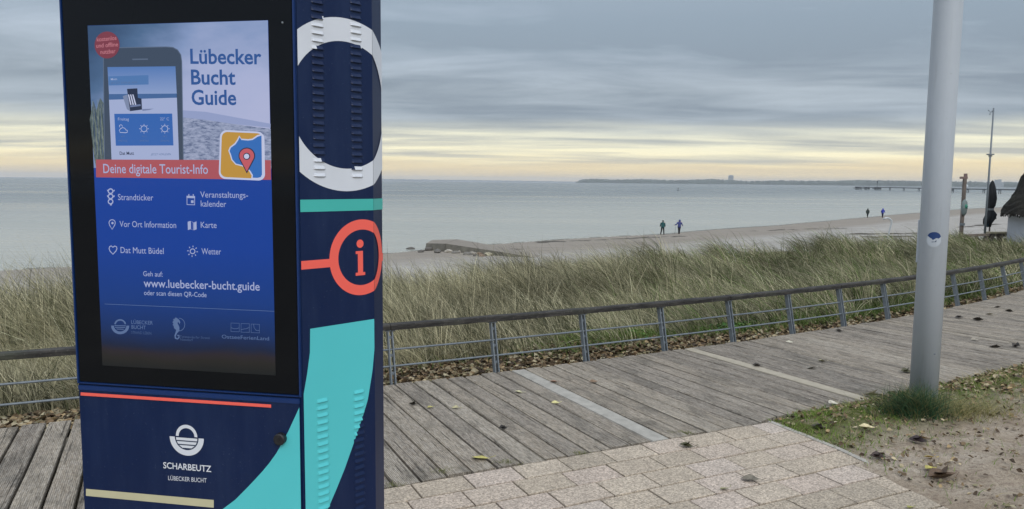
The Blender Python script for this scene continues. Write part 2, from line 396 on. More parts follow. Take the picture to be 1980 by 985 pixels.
# ------------------------------------------------------------------ paving
pv = empty('paving', (0, 0, 0), 'beige speckled stone paving around the kiosk', None); pv['kind'] = 'structure'
def clip(poly, p, n):        # keep side where (q-p).n <= 0
    out = []
    for i in range(len(poly)):
        a, b_ = poly[i], poly[(i+1) % len(poly)]; da, db = (a-p).dot(n), (b_-p).dot(n)
        if da <= 0: out.append(a)
        if (da < 0 < db) or (db < 0 < da): out.append(a+(b_-a)*(da/(da-db)))
    return out
offs = [0, -.085, .02, -.075, .035, -.09, .01, -.08, .03, -.06, .0, -.09, .02, -.08, .01, -.07]
pshape = None; PW, PR = .2957, .195
jobs = []
for r in range(15):
    for k in range(-9, 11):
        jobs.append((r, k))
jobs.sort(key=lambda j: j[0])
pcount = 0
for r, k in jobs:
    s_ = offs[r]+k*PW; q = .0042
    q2 = .0062; corners = [(s_+q, r*PR+q2), (s_+PW-q, r*PR+q2), (s_+PW-q, (r+1)*PR-q2), (s_+q, (r+1)*PR-q2)]
    P2 = [PA+PD*a_+PN*(b_+.006) for a_, b_ in corners]
    c0 = (P2[0]+P2[2])/2
    if c0.y < .2 or c0.x < -3.6: continue
    # kerb clip (piecewise line)
    kk2 = min(range(len(KERB)-1), key=lambda i: abs((KERB[i].y+KERB[i+1].y)/2-c0.y))
    ka, kb = KERB[kk2], KERB[kk2+1]; kd = (kb-ka).normalized(); kn = Vector((-kd.y, kd.x))
    poly = clip(P2, ka-kn*.018 if False else ka, kn)
    if len(poly) < 3: continue
    ar = abs(sum(poly[i].x*poly[(i+1) % len(poly)].y-poly[(i+1) % len(poly)].x*poly[i].y for i in range(len(poly))))/2
    if ar < .004: continue
    cc = sum(poly, Vector((0, 0)))/len(poly)
    loc = [p-cc for p in poly]; n_ = len(loc)
    full = len(poly) == 4 and ar > PW*PR*.90
    if not (full and pshape):
        inner = [p*(1-.0025/max(.03, p.length)) for p in loc]
        vs = [(*p, -.06) for p in loc]+[(*p, -.0025) for p in loc]+[(*p, 0) for p in inner]
        fs = []
        for z_ in (0, n_): fs += [(z_+(i+1) % n_, z_+i, z_+n_+i, z_+n_+(i+1) % n_) for i in range(n_)]
        fs = [tuple(reversed(f)) if False else f for f in fs]; fs.append(tuple(2*n_+i for i in reversed(range(n_))))
        o = mk('paver', vs, fs, M_paver)
        bm = bmesh.new(); bm.from_mesh(o.data); bmesh.ops.recalc_face_normals(bm, faces=bm.faces)
        bm.faces.ensure_lookup_table(); top = bm.faces[-1]
        if top.normal.z < 0: bmesh.ops.reverse_faces(bm, faces=bm.faces)
        bm.to_mesh(o.data); bm.free()
        if full: pshape = o.data
    else:
        o = bpy.data.objects.new('paver', pshape); COL.objects.link(o)
    o.matrix_basis = Matrix.Translation((cc.x, cc.y, -.002+random.uniform(-.0018, .0018))) @ Matrix.Rotation(random.uniform(-.004, .004), 4, 'X') @ Matrix.Rotation(random.uniform(-.004, .004), 4, 'Y')
    o.parent = pv; pcount += 1
vs = [(*(PA+PD*-4+PN*-.0), -.026), (*(PA+PD*2.53), -.026)]+[(p.x-.01, p.y, -.026) for p in KERB[1:]]+[(-4, .8, -.026)]
o = mk('paving_bed', vs, [tuple(reversed(range(len(vs))))], M_joint, pv)
mb = MB()
kp = [Vector((p.x+.017, p.y, 0)) for p in KERB]
for i in range(3): mb.bar(kp[i]-Vector((0, 0, .055)), kp[i+1]-Vector((0, 0, .055)), .034, .115)
o = mb.build('kerb_strip', M_kerb, pv)

# ------------------------------------------------------------------ sand patch right of the kerb
M_sand, t, b = new_mat('damp_sand_soil')
v = coords(t); n1 = tnoise(t, v, 3, 6, .6); n2 = tnoise(t, v, 40, 5, .7); n3 = tnoise(t, v, 200, 2)
c = tramp(t, n1, [(.3, lin('#978877')), (.5, lin('#b0a290')), (.7, lin('#c4b8a8'))])
c = tmix(t, tramp(t, n2, [(.48, (0, 0, 0)), (.68, (.75, .75, .75))]), c, lin('#75655a')); c = tmix(t, tramp(t, n3, [(.35, (.5, .5, .5)), (.48, (0, 0, 0))]), c, lin('#5f5248'))
a = node(t, 'ShaderNodeAttribute', attribute_name='green')
g = tmath(t, 'MULTIPLY', a.outputs['Fac'], tramp(t, tnoise(t, v, 9, 5), [(.28, (0, 0, 0)), (.48, (1, 1, 1))]))
c = tmix(t, g, c, tramp(t, n2, [(.3, lin('#4b5229')), (.7, lin('#6c7440'))]))
t.links.new(c, b.inputs['Base Color']); b.inputs['Roughness'].default_value = .95; b.inputs['Specular IOR Level'].default_value = .15
tbump(t, b, tmath(t, 'ADD', n2, tmath(t, 'MULTIPLY', n3, .3)), .9, .03)
def walk_in(s):      # free inner edge of the walkway
    a_, e_ = walk_end(s); return e_
def s_corner():
    lo, hi = s_of_x(-1), s_of_x(5)
    for _ in range(40):
        m_ = (lo+hi)/2
        if (walk_end(m_)[1]-PA).dot(PD) > 2.50: hi = m_
        else: lo = m_
    return hi
SC = s_corner(); NI, NJ = 260, 150
s_arr = SC+np.linspace(0, 1, NI)**1.35*14.0
Ipts = np.array([list(walk_in(s_)) for s_ in s_arr])
kl = np.array([[p.x, p.y] for p in KERB]); kls = np.concatenate([[0], np.cumsum(np.hypot(*np.diff(kl, axis=0).T))])
tj = np.linspace(0, kls[-1], NJ); K = np.stack([np.interp(tj, kls, kl[:, 0]), np.interp(tj, kls, kl[:, 1])], 1)
G = K[None, :, :]+(Ipts-Ipts[0])[:, None, :]
G[:, :, 0] += .012
dist_k = np.hypot(*(G-K[None]).transpose(2, 0, 1)); dist_w = tj[None, :]*np.ones((NI, 1))
def vnoise(x, y, sc, seed=0):
    x = np.asarray(x, float); y = np.asarray(y, float)
    q = np.random.default_rng(seed).random((64, 64)); X = x*sc; Y = y*sc
    xi = np.floor(X).astype(int); yi = np.floor(Y).astype(int); fx = X-xi; fy = Y-yi; fx = fx*fx*(3-2*fx); fy = fy*fy*(3-2*fy)
    g_ = lambda i, j: q[i % 64, j % 64]
    return (g_(xi, yi)*(1-fx)*(1-fy)+g_(xi+1, yi)*fx*(1-fy)+g_(xi, yi+1)*(1-fx)*fy+g_(xi+1, yi+1)*fx*fy)
def sand_h(x, y, dk, dw):
    h = .035*vnoise(x, y, 2.2, 1)+.022*vnoise(x, y, 6, 2)+.020*vnoise(x, y, 14, 3)+.012*vnoise(x, y, 30, 4)
    return -.012+(h)*np.clip(dk/.25, .15, 1)*np.clip(dw/.15, .3, 1)+.02*np.exp(-((x-3.1)**2+(y-5.35)**2)/.08)
GZ = sand_h(G[:, :, 0], G[:, :, 1], dist_k, dist_w)
shift = (.03+.09*vnoise(tj[None, :]+np.zeros((NI, 1)), np.zeros((NI, NJ)), 7, 8))*sm((tj[None, :]-.6)/.35)*np.exp(-dist_k/.12)
G[:, :, 0] -= shift
GZ = GZ+.020*sm((dist_w-.6)/.4)*np.exp(-dist_k/.3)*(1-np.exp(-dist_k/.02)*.6)
e_ = np.exp(-dist_k/.035); GZ = GZ*(1-e_)-.007*e_
vs = np.concatenate([G, GZ[:, :, None]], 2).reshape(-1, 3)
idx = np.arange(NI*NJ).reshape(NI, NJ)
fs = np.stack([idx[:-1, :-1], idx[:-1, 1:], idx[1:, 1:], idx[1:, :-1]], -1).reshape(-1, 4)
o = mk('sand_patch', vs.tolist(), fs.tolist(), M_sand, smooth=True); tag(o, 'patch of brown sand and leaf litter around the pole foot', kind='structure')
green = np.clip(1.5-dist_w/.52, 0, 1)*1.0; at_ = o.data.attributes.new('green', 'FLOAT', 'POINT'); at_.data.foreach_set('value', green.reshape(-1))
GZ_pre = None
def sand_z(x, y):
    d2 = (G[:, :, 0]-x)**2+(G[:, :, 1]-y)**2; i = int(np.argmin(d2)); return float(GZ.reshape(-1)[i]), math.sqrt(d2.reshape(-1)[i])

# ------------------------------------------------------------------ dune ground and beach (one polar sheet each)
th_ = np.radians(np.linspace(-74, 47, 420))
def polar(name, u0, u1, nr, matn, power=1.0):
    r0, r1 = u0(np.degrees(th_)), u1(np.degrees(th_)); k_ = np.linspace(0, 1, nr)**power
    R = r0[:, None]*(r1/r0)[:, None]**k_[None, :]; X = R*np.sin(th_)[:, None]; Y = R*np.cos(th_)[:, None]
    Z = dune_z(X, Y); vs = np.stack([X, Y, Z], -1).reshape(-1, 3); idx = np.arange(len(vs)).reshape(R.shape)
    fs = np.stack([idx[:-1, :-1], idx[:-1, 1:], idx[1:, 1:], idx[1:, :-1]], -1).reshape(-1, 4)
    return mk(name, vs.tolist(), fs.tolist(), matn, smooth=True), X, Y
M_dune, t, b = new_mat('dune_soil')
v = coords(t); n1 = tnoise(t, v, 1.2, 6, .6); n2 = tnoise(t, v, 20, 5, .7)
c = tramp(t, n1, [(.3, lin('#4a4a30')), (.5, lin('#5f5f3e')), (.7, lin('#77714f'))]); c = tmix(t, tramp(t, n2, [(.4, (0, 0, 0)), (.7, (.8, .8, .8))]), c, lin('#3a3325'))
t.links.new(c, b.inputs['Base Color']); b.inputs['Roughness'].default_value = 1; tbump(t, b, n2, .8, .05)
ge_f = lambda a: np.interp(a, AZ, GE)
o, _, _ = polar('dune_ground', lambda a: np.interp(a, r_th, r_r)+.03, lambda a: ge_f(a)+1.5, 90, M_dune); tag(o, 'dark sandy dune soil under the marram grass', kind='structure')
M_beach, t, b = new_mat('beach_sand')
v = coords(t); a = node(t, 'ShaderNodeAttribute', attribute_name='wet')
n1 = tnoise(t, v, .35, 6, .6); n2 = tnoise(t, v, 2.6, 6, .7); n3 = tnoise(t, v, 1.1, 6, .65, (.25, 1, 1))
c = tramp(t, n1, [(.3, lin('#928e88')), (.7, lin('#aba8a3'))]); c = tmix(t, tramp(t, n2, [(.45, (0, 0, 0)), (.7, (.6, .6, .6))]), c, lin('#7f7b75'))
wm = tmath(t, 'ADD', a.outputs['Fac'], tmath(t, 'MULTIPLY', tmath(t, 'SUBTRACT', n3, .5), .35))
wm = tramp(t, wm, [(.35, (0, 0, 0)), (.65, (1, 1, 1))])
c = tmix(t, wm, c, tramp(t, n3, [(.35, lin('#827b73')), (.65, lin('#90897f'))]))
t.links.new(c, b.inputs['Base Color']); b.inputs['Roughness'].default_value = .9; b.inputs['Specular IOR Level'].default_value = .2
tbump(t, b, n2, .7, .12)
o, X, Y = polar('beach', lambda a: ge_f(a)+1.2, lambda a: np.interp(a, SH_AZ, SH)*1.06, 150, M_beach, 1.0); tag(o, 'pale sandy beach between the dune and the sea', kind='structure')
thd = np.degrees(np.arctan2(X, Y)); rs = np.interp(thd, SH_AZ, SH); rg_ = np.interp(thd, AZ, GE)
wet = np.clip((np.hypot(X, Y)-rg_)/(rs-rg_), 0, 1.2); wet = sm((wet-.45)/.5)*np.interp(thd, [-12, 2], [.55, 1])
at_ = o.data.attributes.new('wet', 'FLOAT', 'POINT'); at_.data.foreach_set('value', wet.reshape(-1))

# ------------------------------------------------------------------ sea
M_sea, t, b = new_mat('sea_water')
v = coords(t)
w1 = tnoise(t, v, .55, 6, .6, (.55, 1, 1)); w2 = tnoise(t, v, .06, 5, .6, (.30, 1.6, 1)); w3 = tnoise(t, v, .012, 4, .6, (.15, 1.5, 1))
c = tramp(t, tmath(t, 'ADD', tmath(t, 'MULTIPLY', w2, .5), tmath(t, 'MULTIPLY', w3, .5)), [(.38, lin('#4f5a60')), (.5, lin('#626b6d')), (.62, lin('#7d8280'))])
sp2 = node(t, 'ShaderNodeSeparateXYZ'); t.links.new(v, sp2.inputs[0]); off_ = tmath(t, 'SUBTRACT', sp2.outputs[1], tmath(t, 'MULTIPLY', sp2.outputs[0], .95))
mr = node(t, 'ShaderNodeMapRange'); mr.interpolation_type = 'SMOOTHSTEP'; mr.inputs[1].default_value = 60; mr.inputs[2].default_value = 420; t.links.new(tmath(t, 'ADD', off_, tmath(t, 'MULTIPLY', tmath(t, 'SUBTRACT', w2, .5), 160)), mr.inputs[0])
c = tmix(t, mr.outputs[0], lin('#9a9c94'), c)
t.links.new(c, b.inputs['Base Color']); b.inputs['IOR'].default_value = 1.33
rg2 = tramp(t, w3, [(.35, (.16, .16, .16)), (.65, (.34, .34, .34))]); t.links.new(rg2, b.inputs['Roughness'])
pb = tbump(t, b, w1, .75, .6); tbump(t, b, w2, .5, 2.5, pb)
R_ = 20000
tag(mk('sea', [(-R_, -R_, SEA), (R_, -R_, SEA), (R_, R_, SEA), (-R_, R_, SEA)], [(0, 1, 2, 3)], M_sea), 'calm grey green sea reaching the horizon', kind='structure')
# thin line of surf along the shore
M_foam = simple('foam', '#d9dcd8', .6, var=.1, scale=1)
vs = []; fs = []; q = 0
for a0 in np.arange(-40, 40, .05):
    rr = float(np.interp(a0, SH_AZ, SH)); wd = .0035*rr*(.25+.75*max(0, math.sin(a0*2.3+1.3*math.sin(a0*.9))+.2*math.sin(a0*17)))
    wd *= .5 if a0 < 10 else 1.8
    rr -= .0*rr
    z_ = SEA+.03
    for k_, e_ in ((0, 0), (1, wd)):
        r_ = rr*.996+e_+.15*math.sin(a0*11); vs.append((r_*math.sin(math.radians(a0)), r_*math.cos(math.radians(a0)), z_+(.06 if k_ == 0 else 0)))
n_ = len(vs)//2; fs = [(2*i, 2*i+1, 2*i+3, 2*i+2) for i in range(n_-1)]
tag(mk('surf', vs, fs, M_foam), 'thin white line of surf along the water edge', kind='stuff')

# ------------------------------------------------------------------ far coasts
M_far = simple('far_woodland', '#3c463c', .95, var=.35, scale=.01)
M_far2 = simple('far_hazy_hills', '#46504a', .95, var=.2, scale=.005)
def coast(name, pts, dfun, prof, matn, label, step=1.2):
    vs = []; fs = []; xs = np.arange(pts[0], pts[1], step)
    for px in xs:
        a0 = math.atan((px-990)/F*1.0); d = dfun(px); h = prof(px)
        dx, dy = math.sin(a0), math.cos(a0)
        for rr, zz_ in ((d, SEA-.5), (d*1.002, SEA+h*.55), (d*1.012, SEA+h), (d*1.05, SEA+h*.9), (d*1.12, SEA-.5)):
            vs.append((rr*dx, rr*dy, zz_))
    n_ = len(xs)
    for i in range(n_-1):
        for k_ in range(4): fs.append((i*5+k_, i*5+5+k_, i*5+6+k_, i*5+1+k_))
    tag(mk(name, vs, fs, matn), label, kind='structure')
rj = np.random.default_rng(3)
jit = {int(k_): float(j) for k_, j in enumerate(rj.random(4000))}
def prof1(px):
    base = np.interp(px, [1111, 1124, 1150, 1200, 1235, 1300, 1370, 1400, 1450, 1500, 1560, 1620, 1660, 1720, 1790, 1860, 1920, 2100], [4, 30, 34, 29, 36, 28, 38, 34, 26, 32, 31, 33, 40, 36, 34, 34, 30, 34])
    return float(base)*1.22+10*(jit[int(px*.5)]-.5)*.6+7*(jit[int(px)+500]-.5)
coast('far_shore', (1111, 2160), lambda px: 7400-1.0*(px-1111), prof1, M_far, 'low wooded far shore along the horizon')
coast('distant_coast', (560, 1180), lambda px: 17000, lambda px: float(np.interp(px, [560, 700, 900, 1180], [20, 40, 34, 18]))+8*(jit[int(px*.2)]-.5), M_far2, 'faint distant coastline on the horizon left of the wooded shore', 3)

# ------------------------------------------------------------------ dune grass: real blades
def grass_mesh(name, X, Y, Z, h, lean_dir, lean, wid, col, mat, nseg=4, label=None, droop=None):
    n = len(X); K_ = nseg+1; f = np.linspace(0, 1, K_)
    droop = np.zeros(n) if droop is None else droop
    # centre line: rises, bends along lean_dir
    bend = lean[:, None]*f[None, :]**1.7*h[:, None]
    up = h[:, None]*(f[None, :]-.35*np.minimum(1.2, lean)[:, None]*f[None, :]**2.2)-droop[:, None]*h[:, None]*f[None, :]**3
    CX = X[:, None]+np.cos(lean_dir)[:, None]*bend; CY = Y[:, None]+np.sin(lean_dir)[:, None]*bend; CZ = Z[:, None]+up
    wv = wid[:, None]*(1-f[None, :]**1.6*.93)*.5
    fa = np.arctan2(Y, X)+PI/2+rng.uniform(-.9, .9, n)      # ribbon facing
    sxv, syv = np.cos(fa)[:, None]*wv, np.sin(fa)[:, None]*wv
    A = np.stack([CX-sxv, CY-syv, CZ], -1); B = np.stack([CX+sxv, CY+syv, CZ], -1)
    V = np.stack([A, B], 2).reshape(-1, 3)                       # n,K,2,3
    base = (np.arange(n)*K_*2)[:, None]; k_ = np.arange(nseg)[None, :]
    fs = np.stack([base+2*k_, base+2*k_+1, base+2*k_+3, base+2*k_+2], -1).reshape(-1, 4)
    me = bpy.data.meshes.new(name); me.vertices.add(len(V)); me.vertices.foreach_set('co', V.reshape(-1).astype(np.float32))
    me.loops.add(len(fs)*4); me.loops.foreach_set('vertex_index', fs.reshape(-1).astype(np.int32))
    me.polygons.add(len(fs)); me.polygons.foreach_set('loop_start', (np.arange(len(fs))*4).astype(np.int32)); me.polygons.foreach_set('loop_total', np.full(len(fs), 4, np.int32))
    me.polygons.foreach_set('use_smooth', np.ones(len(fs), bool)); me.update(); me.validate()
    C = np.repeat(np.concatenate([col, np.ones((n, 1))], 1)[:, None, :], K_*2, 1).reshape(-1, 4)
    ca = me.attributes.new('col', 'FLOAT_COLOR', 'POINT'); ca.data.foreach_set('color', C.reshape(-1).astype(np.float32))
    me.materials.append(mat); o = bpy.data.objects.new(name, me); COL.objects.link(o)
    if label: tag(o, label, kind='stuff')
    return o
M_grass = attr_mat('grass_blades', .7, trans=.25)
def sample(nn, t0, t1, a0=-46, a1=42, bias=1.0):
    a = rng.uniform(a0, a1, nn*3); rr = np.interp(a, r_th, r_r); rg = np.interp(a, AZ, GE)
    u = rng.random(nn*3)**bias; r0 = rr+t0(rr, rg); r1 = rr+t1(rr, rg); r = r0+(r1-r0)*u
    return a, r, rr, rg
def mixc(c0, c1, f): return c0[None, :]*(1-f)[:, None]+c1[None, :]*f[:, None]
straw = np.array(lin('#b4ab8d')); olive = np.array(lin('#74745a')); greyg = np.array(lin('#85866e')); dkg = np.array(lin('#41452e')); fresh = np.array(lin('#5f7a38'))
# clumps of marram
nc = 8200
a, r, rr, rg = sample(nc, lambda p, q: 1.0+0*p, lambda p, q: (q-p), bias=1.15)
a, r, rr, rg = a[:nc], r[:nc], rr[:nc], rg[:nc]
X = r*np.sin(np.radians(a)); Y = r*np.cos(np.radians(a))
patch = vnoise(X+50, Y+50, .55, 11); patch2 = vnoise(X+90, Y+20, .23, 12); near = sm((r-rr-.6)/2.2)
keep = rng.random(nc) < (.35+.65*near)*np.clip(.05+1.45*patch, 0, 1)
green_side = sm((a-3)/18)*.5
X, Y, r, a, near, patch, patch2, green_side = [q[keep] for q in (X, Y, r, a, near, patch, patch2, green_side)]
nc = len(X); nb = (18+20*rng.random(nc)).astype(int); hmul = .62+.8*vnoise(X+5, Y+9, .75, 17); ctone = rng.normal(1.0, .22, nc).clip(.5, 1.5)*(.55+.9*vnoise(X+35, Y+2, .9, 18)); cstraw = rng.normal(0, .22, nc); cdir = rng.normal(0, .7, nc); clean = rng.uniform(.5, 1.7, nc)
ci = np.repeat(np.arange(nc), nb); n = len(ci)
rad = np.abs(rng.normal(0, .11, n)); ang = rng.uniform(0, 2*PI, n)
bx = X[ci]+rad*np.cos(ang); by = Y[ci]+rad*np.sin(ang); bz = dune_z(bx, by)-.03
hc = (.50+.42*near+.24*(patch2-.5))*(.75+.4*rng.random(nc))*hmul; h = hc[ci]*rng.uniform(.55, 1.12, n)
h *= np.interp(a[ci], [-46, -8, 12, 40], [1.15, 1.05, 1.0, .92])
wdir = PI+.15+.5*(vnoise(X+10, Y+70, .35, 13)-.5)*2                 # wind presses the blades to the left
wdir = wdir+cdir
wst = np.interp(a[ci], [-46, -5, 15, 42], [.5, .65, .95, 1.05])
ldx = wst*np.cos(wdir[ci])+rad*6*np.cos(ang)*.55+rng.normal(0, .16, n); ldy = wst*np.sin(wdir[ci])+rad*6*np.sin(ang)*.55+rng.normal(0, .16, n)
lean = np.clip(np.hypot(ldx, ldy), .05, 1.5)*rng.uniform(.7, 1.3, n)*(.75+.5*patch2[ci])*clean[ci]; ldir = np.arctan2(ldy, ldx)
wid = np.maximum(.0052, np.interp(r[ci], [6, 12, 20, 50], [.0055, .0085, .0115, .026]))*rng.uniform(.6, 1.4, n)
cf = np.clip(patch[ci]*.6+rng.normal(0, .2, n)+.35+cstraw[ci]-.3*green_side[ci], 0, 1)
col = mixc(olive, straw, cf); gf = np.clip(.25+.5*rng.random(n), 0, 1)
col = col*(1-gf*.45)[:, None]+greyg[None, :]*(gf*.45)[:, None]
dm = rng.random(n) < .22; col[dm] = dkg*rng.uniform(.8, 1.3, dm.sum())[:, None]
gm = rng.random(n) < green_side[ci]*.45; col[gm] = fresh*rng.uniform(.6, 1.1, gm.sum())[:, None]
hl = rng.random(n) < .09; col[hl] = np.array(lin('#d0c9a8'))*rng.uniform(.8, 1.1, hl.sum())[:, None]
col = np.clip(col*(rng.uniform(.7, 1.25, n)*ctone[ci])[:, None], 0, 1)
grass_mesh('dune_grass', bx, by, bz, h, ldir, lean, wid, col, M_grass, 5, 'tall windblown marram grass covering the dune', droop=np.clip(rng.normal(.12, .12, n), 0, .5))
print('marram blades', n)
# low green undergrowth near the railing
n = 60000
a, r, rr, rg = sample(n, lambda p, q: .35+0*p, lambda p, q: np.minimum(5.5, (q-p)), bias=1.0)
pn = vnoise(r*np.sin(np.radians(a))+30, r*np.cos(np.radians(a))+30, 1.3, 21)
keep = rng.random(len(a)) < np.clip(.12+.9*sm((a+2)/16), 0, 1)*np.clip((pn-.25)*2.2, 0.04, 1)*np.clip((r-rr-.4)/1.2, .05, 1)
a, r, pn = a[keep][:n], r[keep][:n], pn[keep][:n]; n = len(a)
X = r*np.sin(np.radians(a)); Y = r*np.cos(np.radians(a)); h = rng.uniform(.07, .24, n)
col = mixc(np.array(lin('#46602a')), np.array(lin('#7d8850')), rng.random(n)); 
ld = PI+rng.normal(0, .9, n); lean = rng.uniform(.3, 1.4, n)
grass_mesh('undergrowth', X, Y, dune_z(X, Y)-.02, h, ld, lean, np.maximum(.006, .0009*r)*rng.uniform(.8, 1.5, n), col, M_grass, 3, 'low green grass growing behind the railing')

# ------------------------------------------------------------------ leaves
def leaf_geo(cx_, cy_, cz_, size, yaw, pitch, roll, curl, n_pts=None):
    """a curled leaf: 3x4 grid cut to a leaf outline"""
    vs = []; prof = [0, .62, 1, .8, .35, 0]
    R = Matrix.Rotation(yaw, 3, 'Z') @ Matrix.Rotation(pitch, 3, 'Y') @ Matrix.Rotation(roll, 3, 'X')
    for i, p in enumerate(prof):
        x = (i/5-.5)*size
        for s_ in (-1, 0, 1):
            y = s_*p*size*.36; z = curl*size*(abs(s_)*p*.5+.9*(i/5-.5)**2)
            vs.append(R @ Vector((x, y, z))+Vector((cx_, cy_, cz_)))
    fs = []
    for i in range(5):
        for s_ in (0, 1): fs.append((i*3+s_, i*3+3+s_, i*3+4+s_, i*3+1+s_))
    return vs, fs
def leaf_stuff(name, pts, sizes, cols, label, mat):
    V = []; Fc = []; C = []
    for (x, y, z), sz, c in zip(pts, sizes, cols):
        vs, fs = leaf_geo(x, y, z, sz, random.uniform(0, 6.28), random.gauss(0, .35), random.gauss(0, .45), random.uniform(-.2, .9))
        k_ = len(V); V += [tuple(q) for q in vs]; Fc += [tuple(i+k_ for i in f) for f in fs]; C += [(*c, 1)]*len(vs)
    o = mk(name, V, Fc, mat, smooth=True); ca = o.data.attributes.new('col', 'FLOAT_COLOR', 'POINT')
    ca.data.foreach_set('color', np.array(C, np.float32).reshape(-1)); tag(o, label, kind='stuff'); return o
M_leaf = attr_mat('dry_leaves', .65)
LC = [lin(h_) for h_ in ('#6b5a45', '#8a7558', '#a5906d', '#5a4a3a', '#b7a98a', '#7c6a52', '#4a4035', '#8d8668', '#8f7a60', '#b5ab90')]
pts = []; 
ang_lo, ang_hi = -44, 40
while len(pts) < 21000:
    a_ = random.uniform(ang_lo, ang_hi); rr = float(np.interp(a_, r_th, r_r)); dd = abs(random.gauss(0, .85))
    if a_ < -20: dd *= 1.1
    if dd > 2.8: continue
    r_ = rr+.05+dd; pts.append((r_*math.sin(math.radians(a_)), r_*math.cos(math.radians(a_))))
P_ = np.array(pts); zz_ = dune_z(P_[:, 0], P_[:, 1])+rng.uniform(.005, .045, len(P_))
cols = [tuple(np.array(random.choice(LC))*random.uniform(.5, 1.0)) for _ in pts]
leaf_stuff('leaf_litter', [(x, y, z) for (x, y), z in zip(pts, zz_)], [random.uniform(.03, .075) for _ in pts], cols, 'brown fallen leaves heaped below the railing', M_leaf)
# green creeper leaves among the litter
pts = []; GC = [lin(h_) for h_ in ('#3e5f2c', '#4f7434', '#6a8a45', '#37502a')]
for px, py, n__ in ((1395, 640, 260), (1430, 618, 160), (1570, 604, 200), (1850, 560, 220), (1500, 616, 110), (1240, 650, 70), (1145, 640, 60)):
    p = gnd(px, py, -.15)
    for _ in range(n__): pts.append((p.x+random.gauss(0, .16), p.y+random.gauss(0, .20)))
P_ = np.array(pts); rr_ = np.interp(np.degrees(np.arctan2(P_[:, 0], P_[:, 1])), r_th, r_r); P_ = P_[np.hypot(P_[:, 0], P_[:, 1]) > rr_+.1]; zz_ = dune_z(P_[:, 0], P_[:, 1])+rng.uniform(.03, .12, len(P_))
leaf_stuff('creeper_leaves', [(x, y, z) for (x, y), z in zip(P_, zz_)], [random.uniform(.03, .065) for _ in P_], [tuple(np.array(random.choice(GC))*random.uniform(.7, 1.2)) for _ in P_], 'green creeping leaves in patches behind the railing', M_leaf)
# small scatter at the paving / sand patch
pts = []; cols = []; szs = []
tries = 0
while len(pts) < 8500 and tries < 110000:
    tries += 1
    i = int((random.random()**1.2)*(NI-1)); j = int(random.random()**1.25*(NJ-1)); x, y = G[i, j]; z = GZ[i, j]
    dk, dw = dist_k[i, j], dist_w[i, j]
    den = .28+.9*math.exp(-dw/.35)*min(1, dk/.5)+(.9 if dk > 2.0 and dw < .7 else 0)
    if dk < .06 or random.random() > den: continue
    pts.append((x+random.uniform(-.02, .02), y+random.uniform(-.02, .02), z+random.uniform(.004, .02))); szs.append(random.uniform(.008, .04)*(1.4 if dk > 1.4 and dw < .8 else 1)); cols.append(tuple(np.array(random.choice(LC))*random.uniform(.6, 1.05)))
leaf_stuff('sand_litter', pts, szs, cols, 'leaf scraps scattered over the sand around the pole', M_leaf)
# straw and moss blades on the sand patch
n = 60000; i = (rng.random(n)**1.1*(NI-1)).astype(int); j = (rng.random(n)**1.3*(NJ-1)).astype(int)
dk, dw = dist_k[i, j], dist_w[i, j]; pn = vnoise(G[i, j, 0]+7, G[i, j, 1]+3, 4.5, 31)
keep = (rng.random(n) < np.clip(np.exp(-(dw/.58)**2)*1.5*(pn*1.7-.15)+.05, 0, 1)) & (dk > .03)
i, j, dk, dw = i[keep], j[keep], dk[keep], dw[keep]; n = len(i)
x = G[i, j, 0]+rng.uniform(-.03, .03, n); y = G[i, j, 1]+rng.uniform(-.02, .02, n)
dry = rng.random(n) < np.clip(.12+.35*(dk/2), 0, .8)
col = mixc(np.array(lin('#4f7526')), np.array(lin('#86994a')), rng.random(n)); col[dry] = np.array(lin('#a89b74'))*rng.uniform(.6, 1.1, dry.sum())[:, None]
grass_mesh('short_grass', x, y, GZ[i, j]-.004, rng.uniform(.02, .065, n)*np.where(dry, 1.3, 1), rng.uniform(0, 6.28, n), np.where(dry, rng.uniform(1.5, 3, n), rng.uniform(.3, 1.2, n)), rng.uniform(.0025, .005, n), col, M_grass, 3, 'short moss and grass along the boardwalk edge')

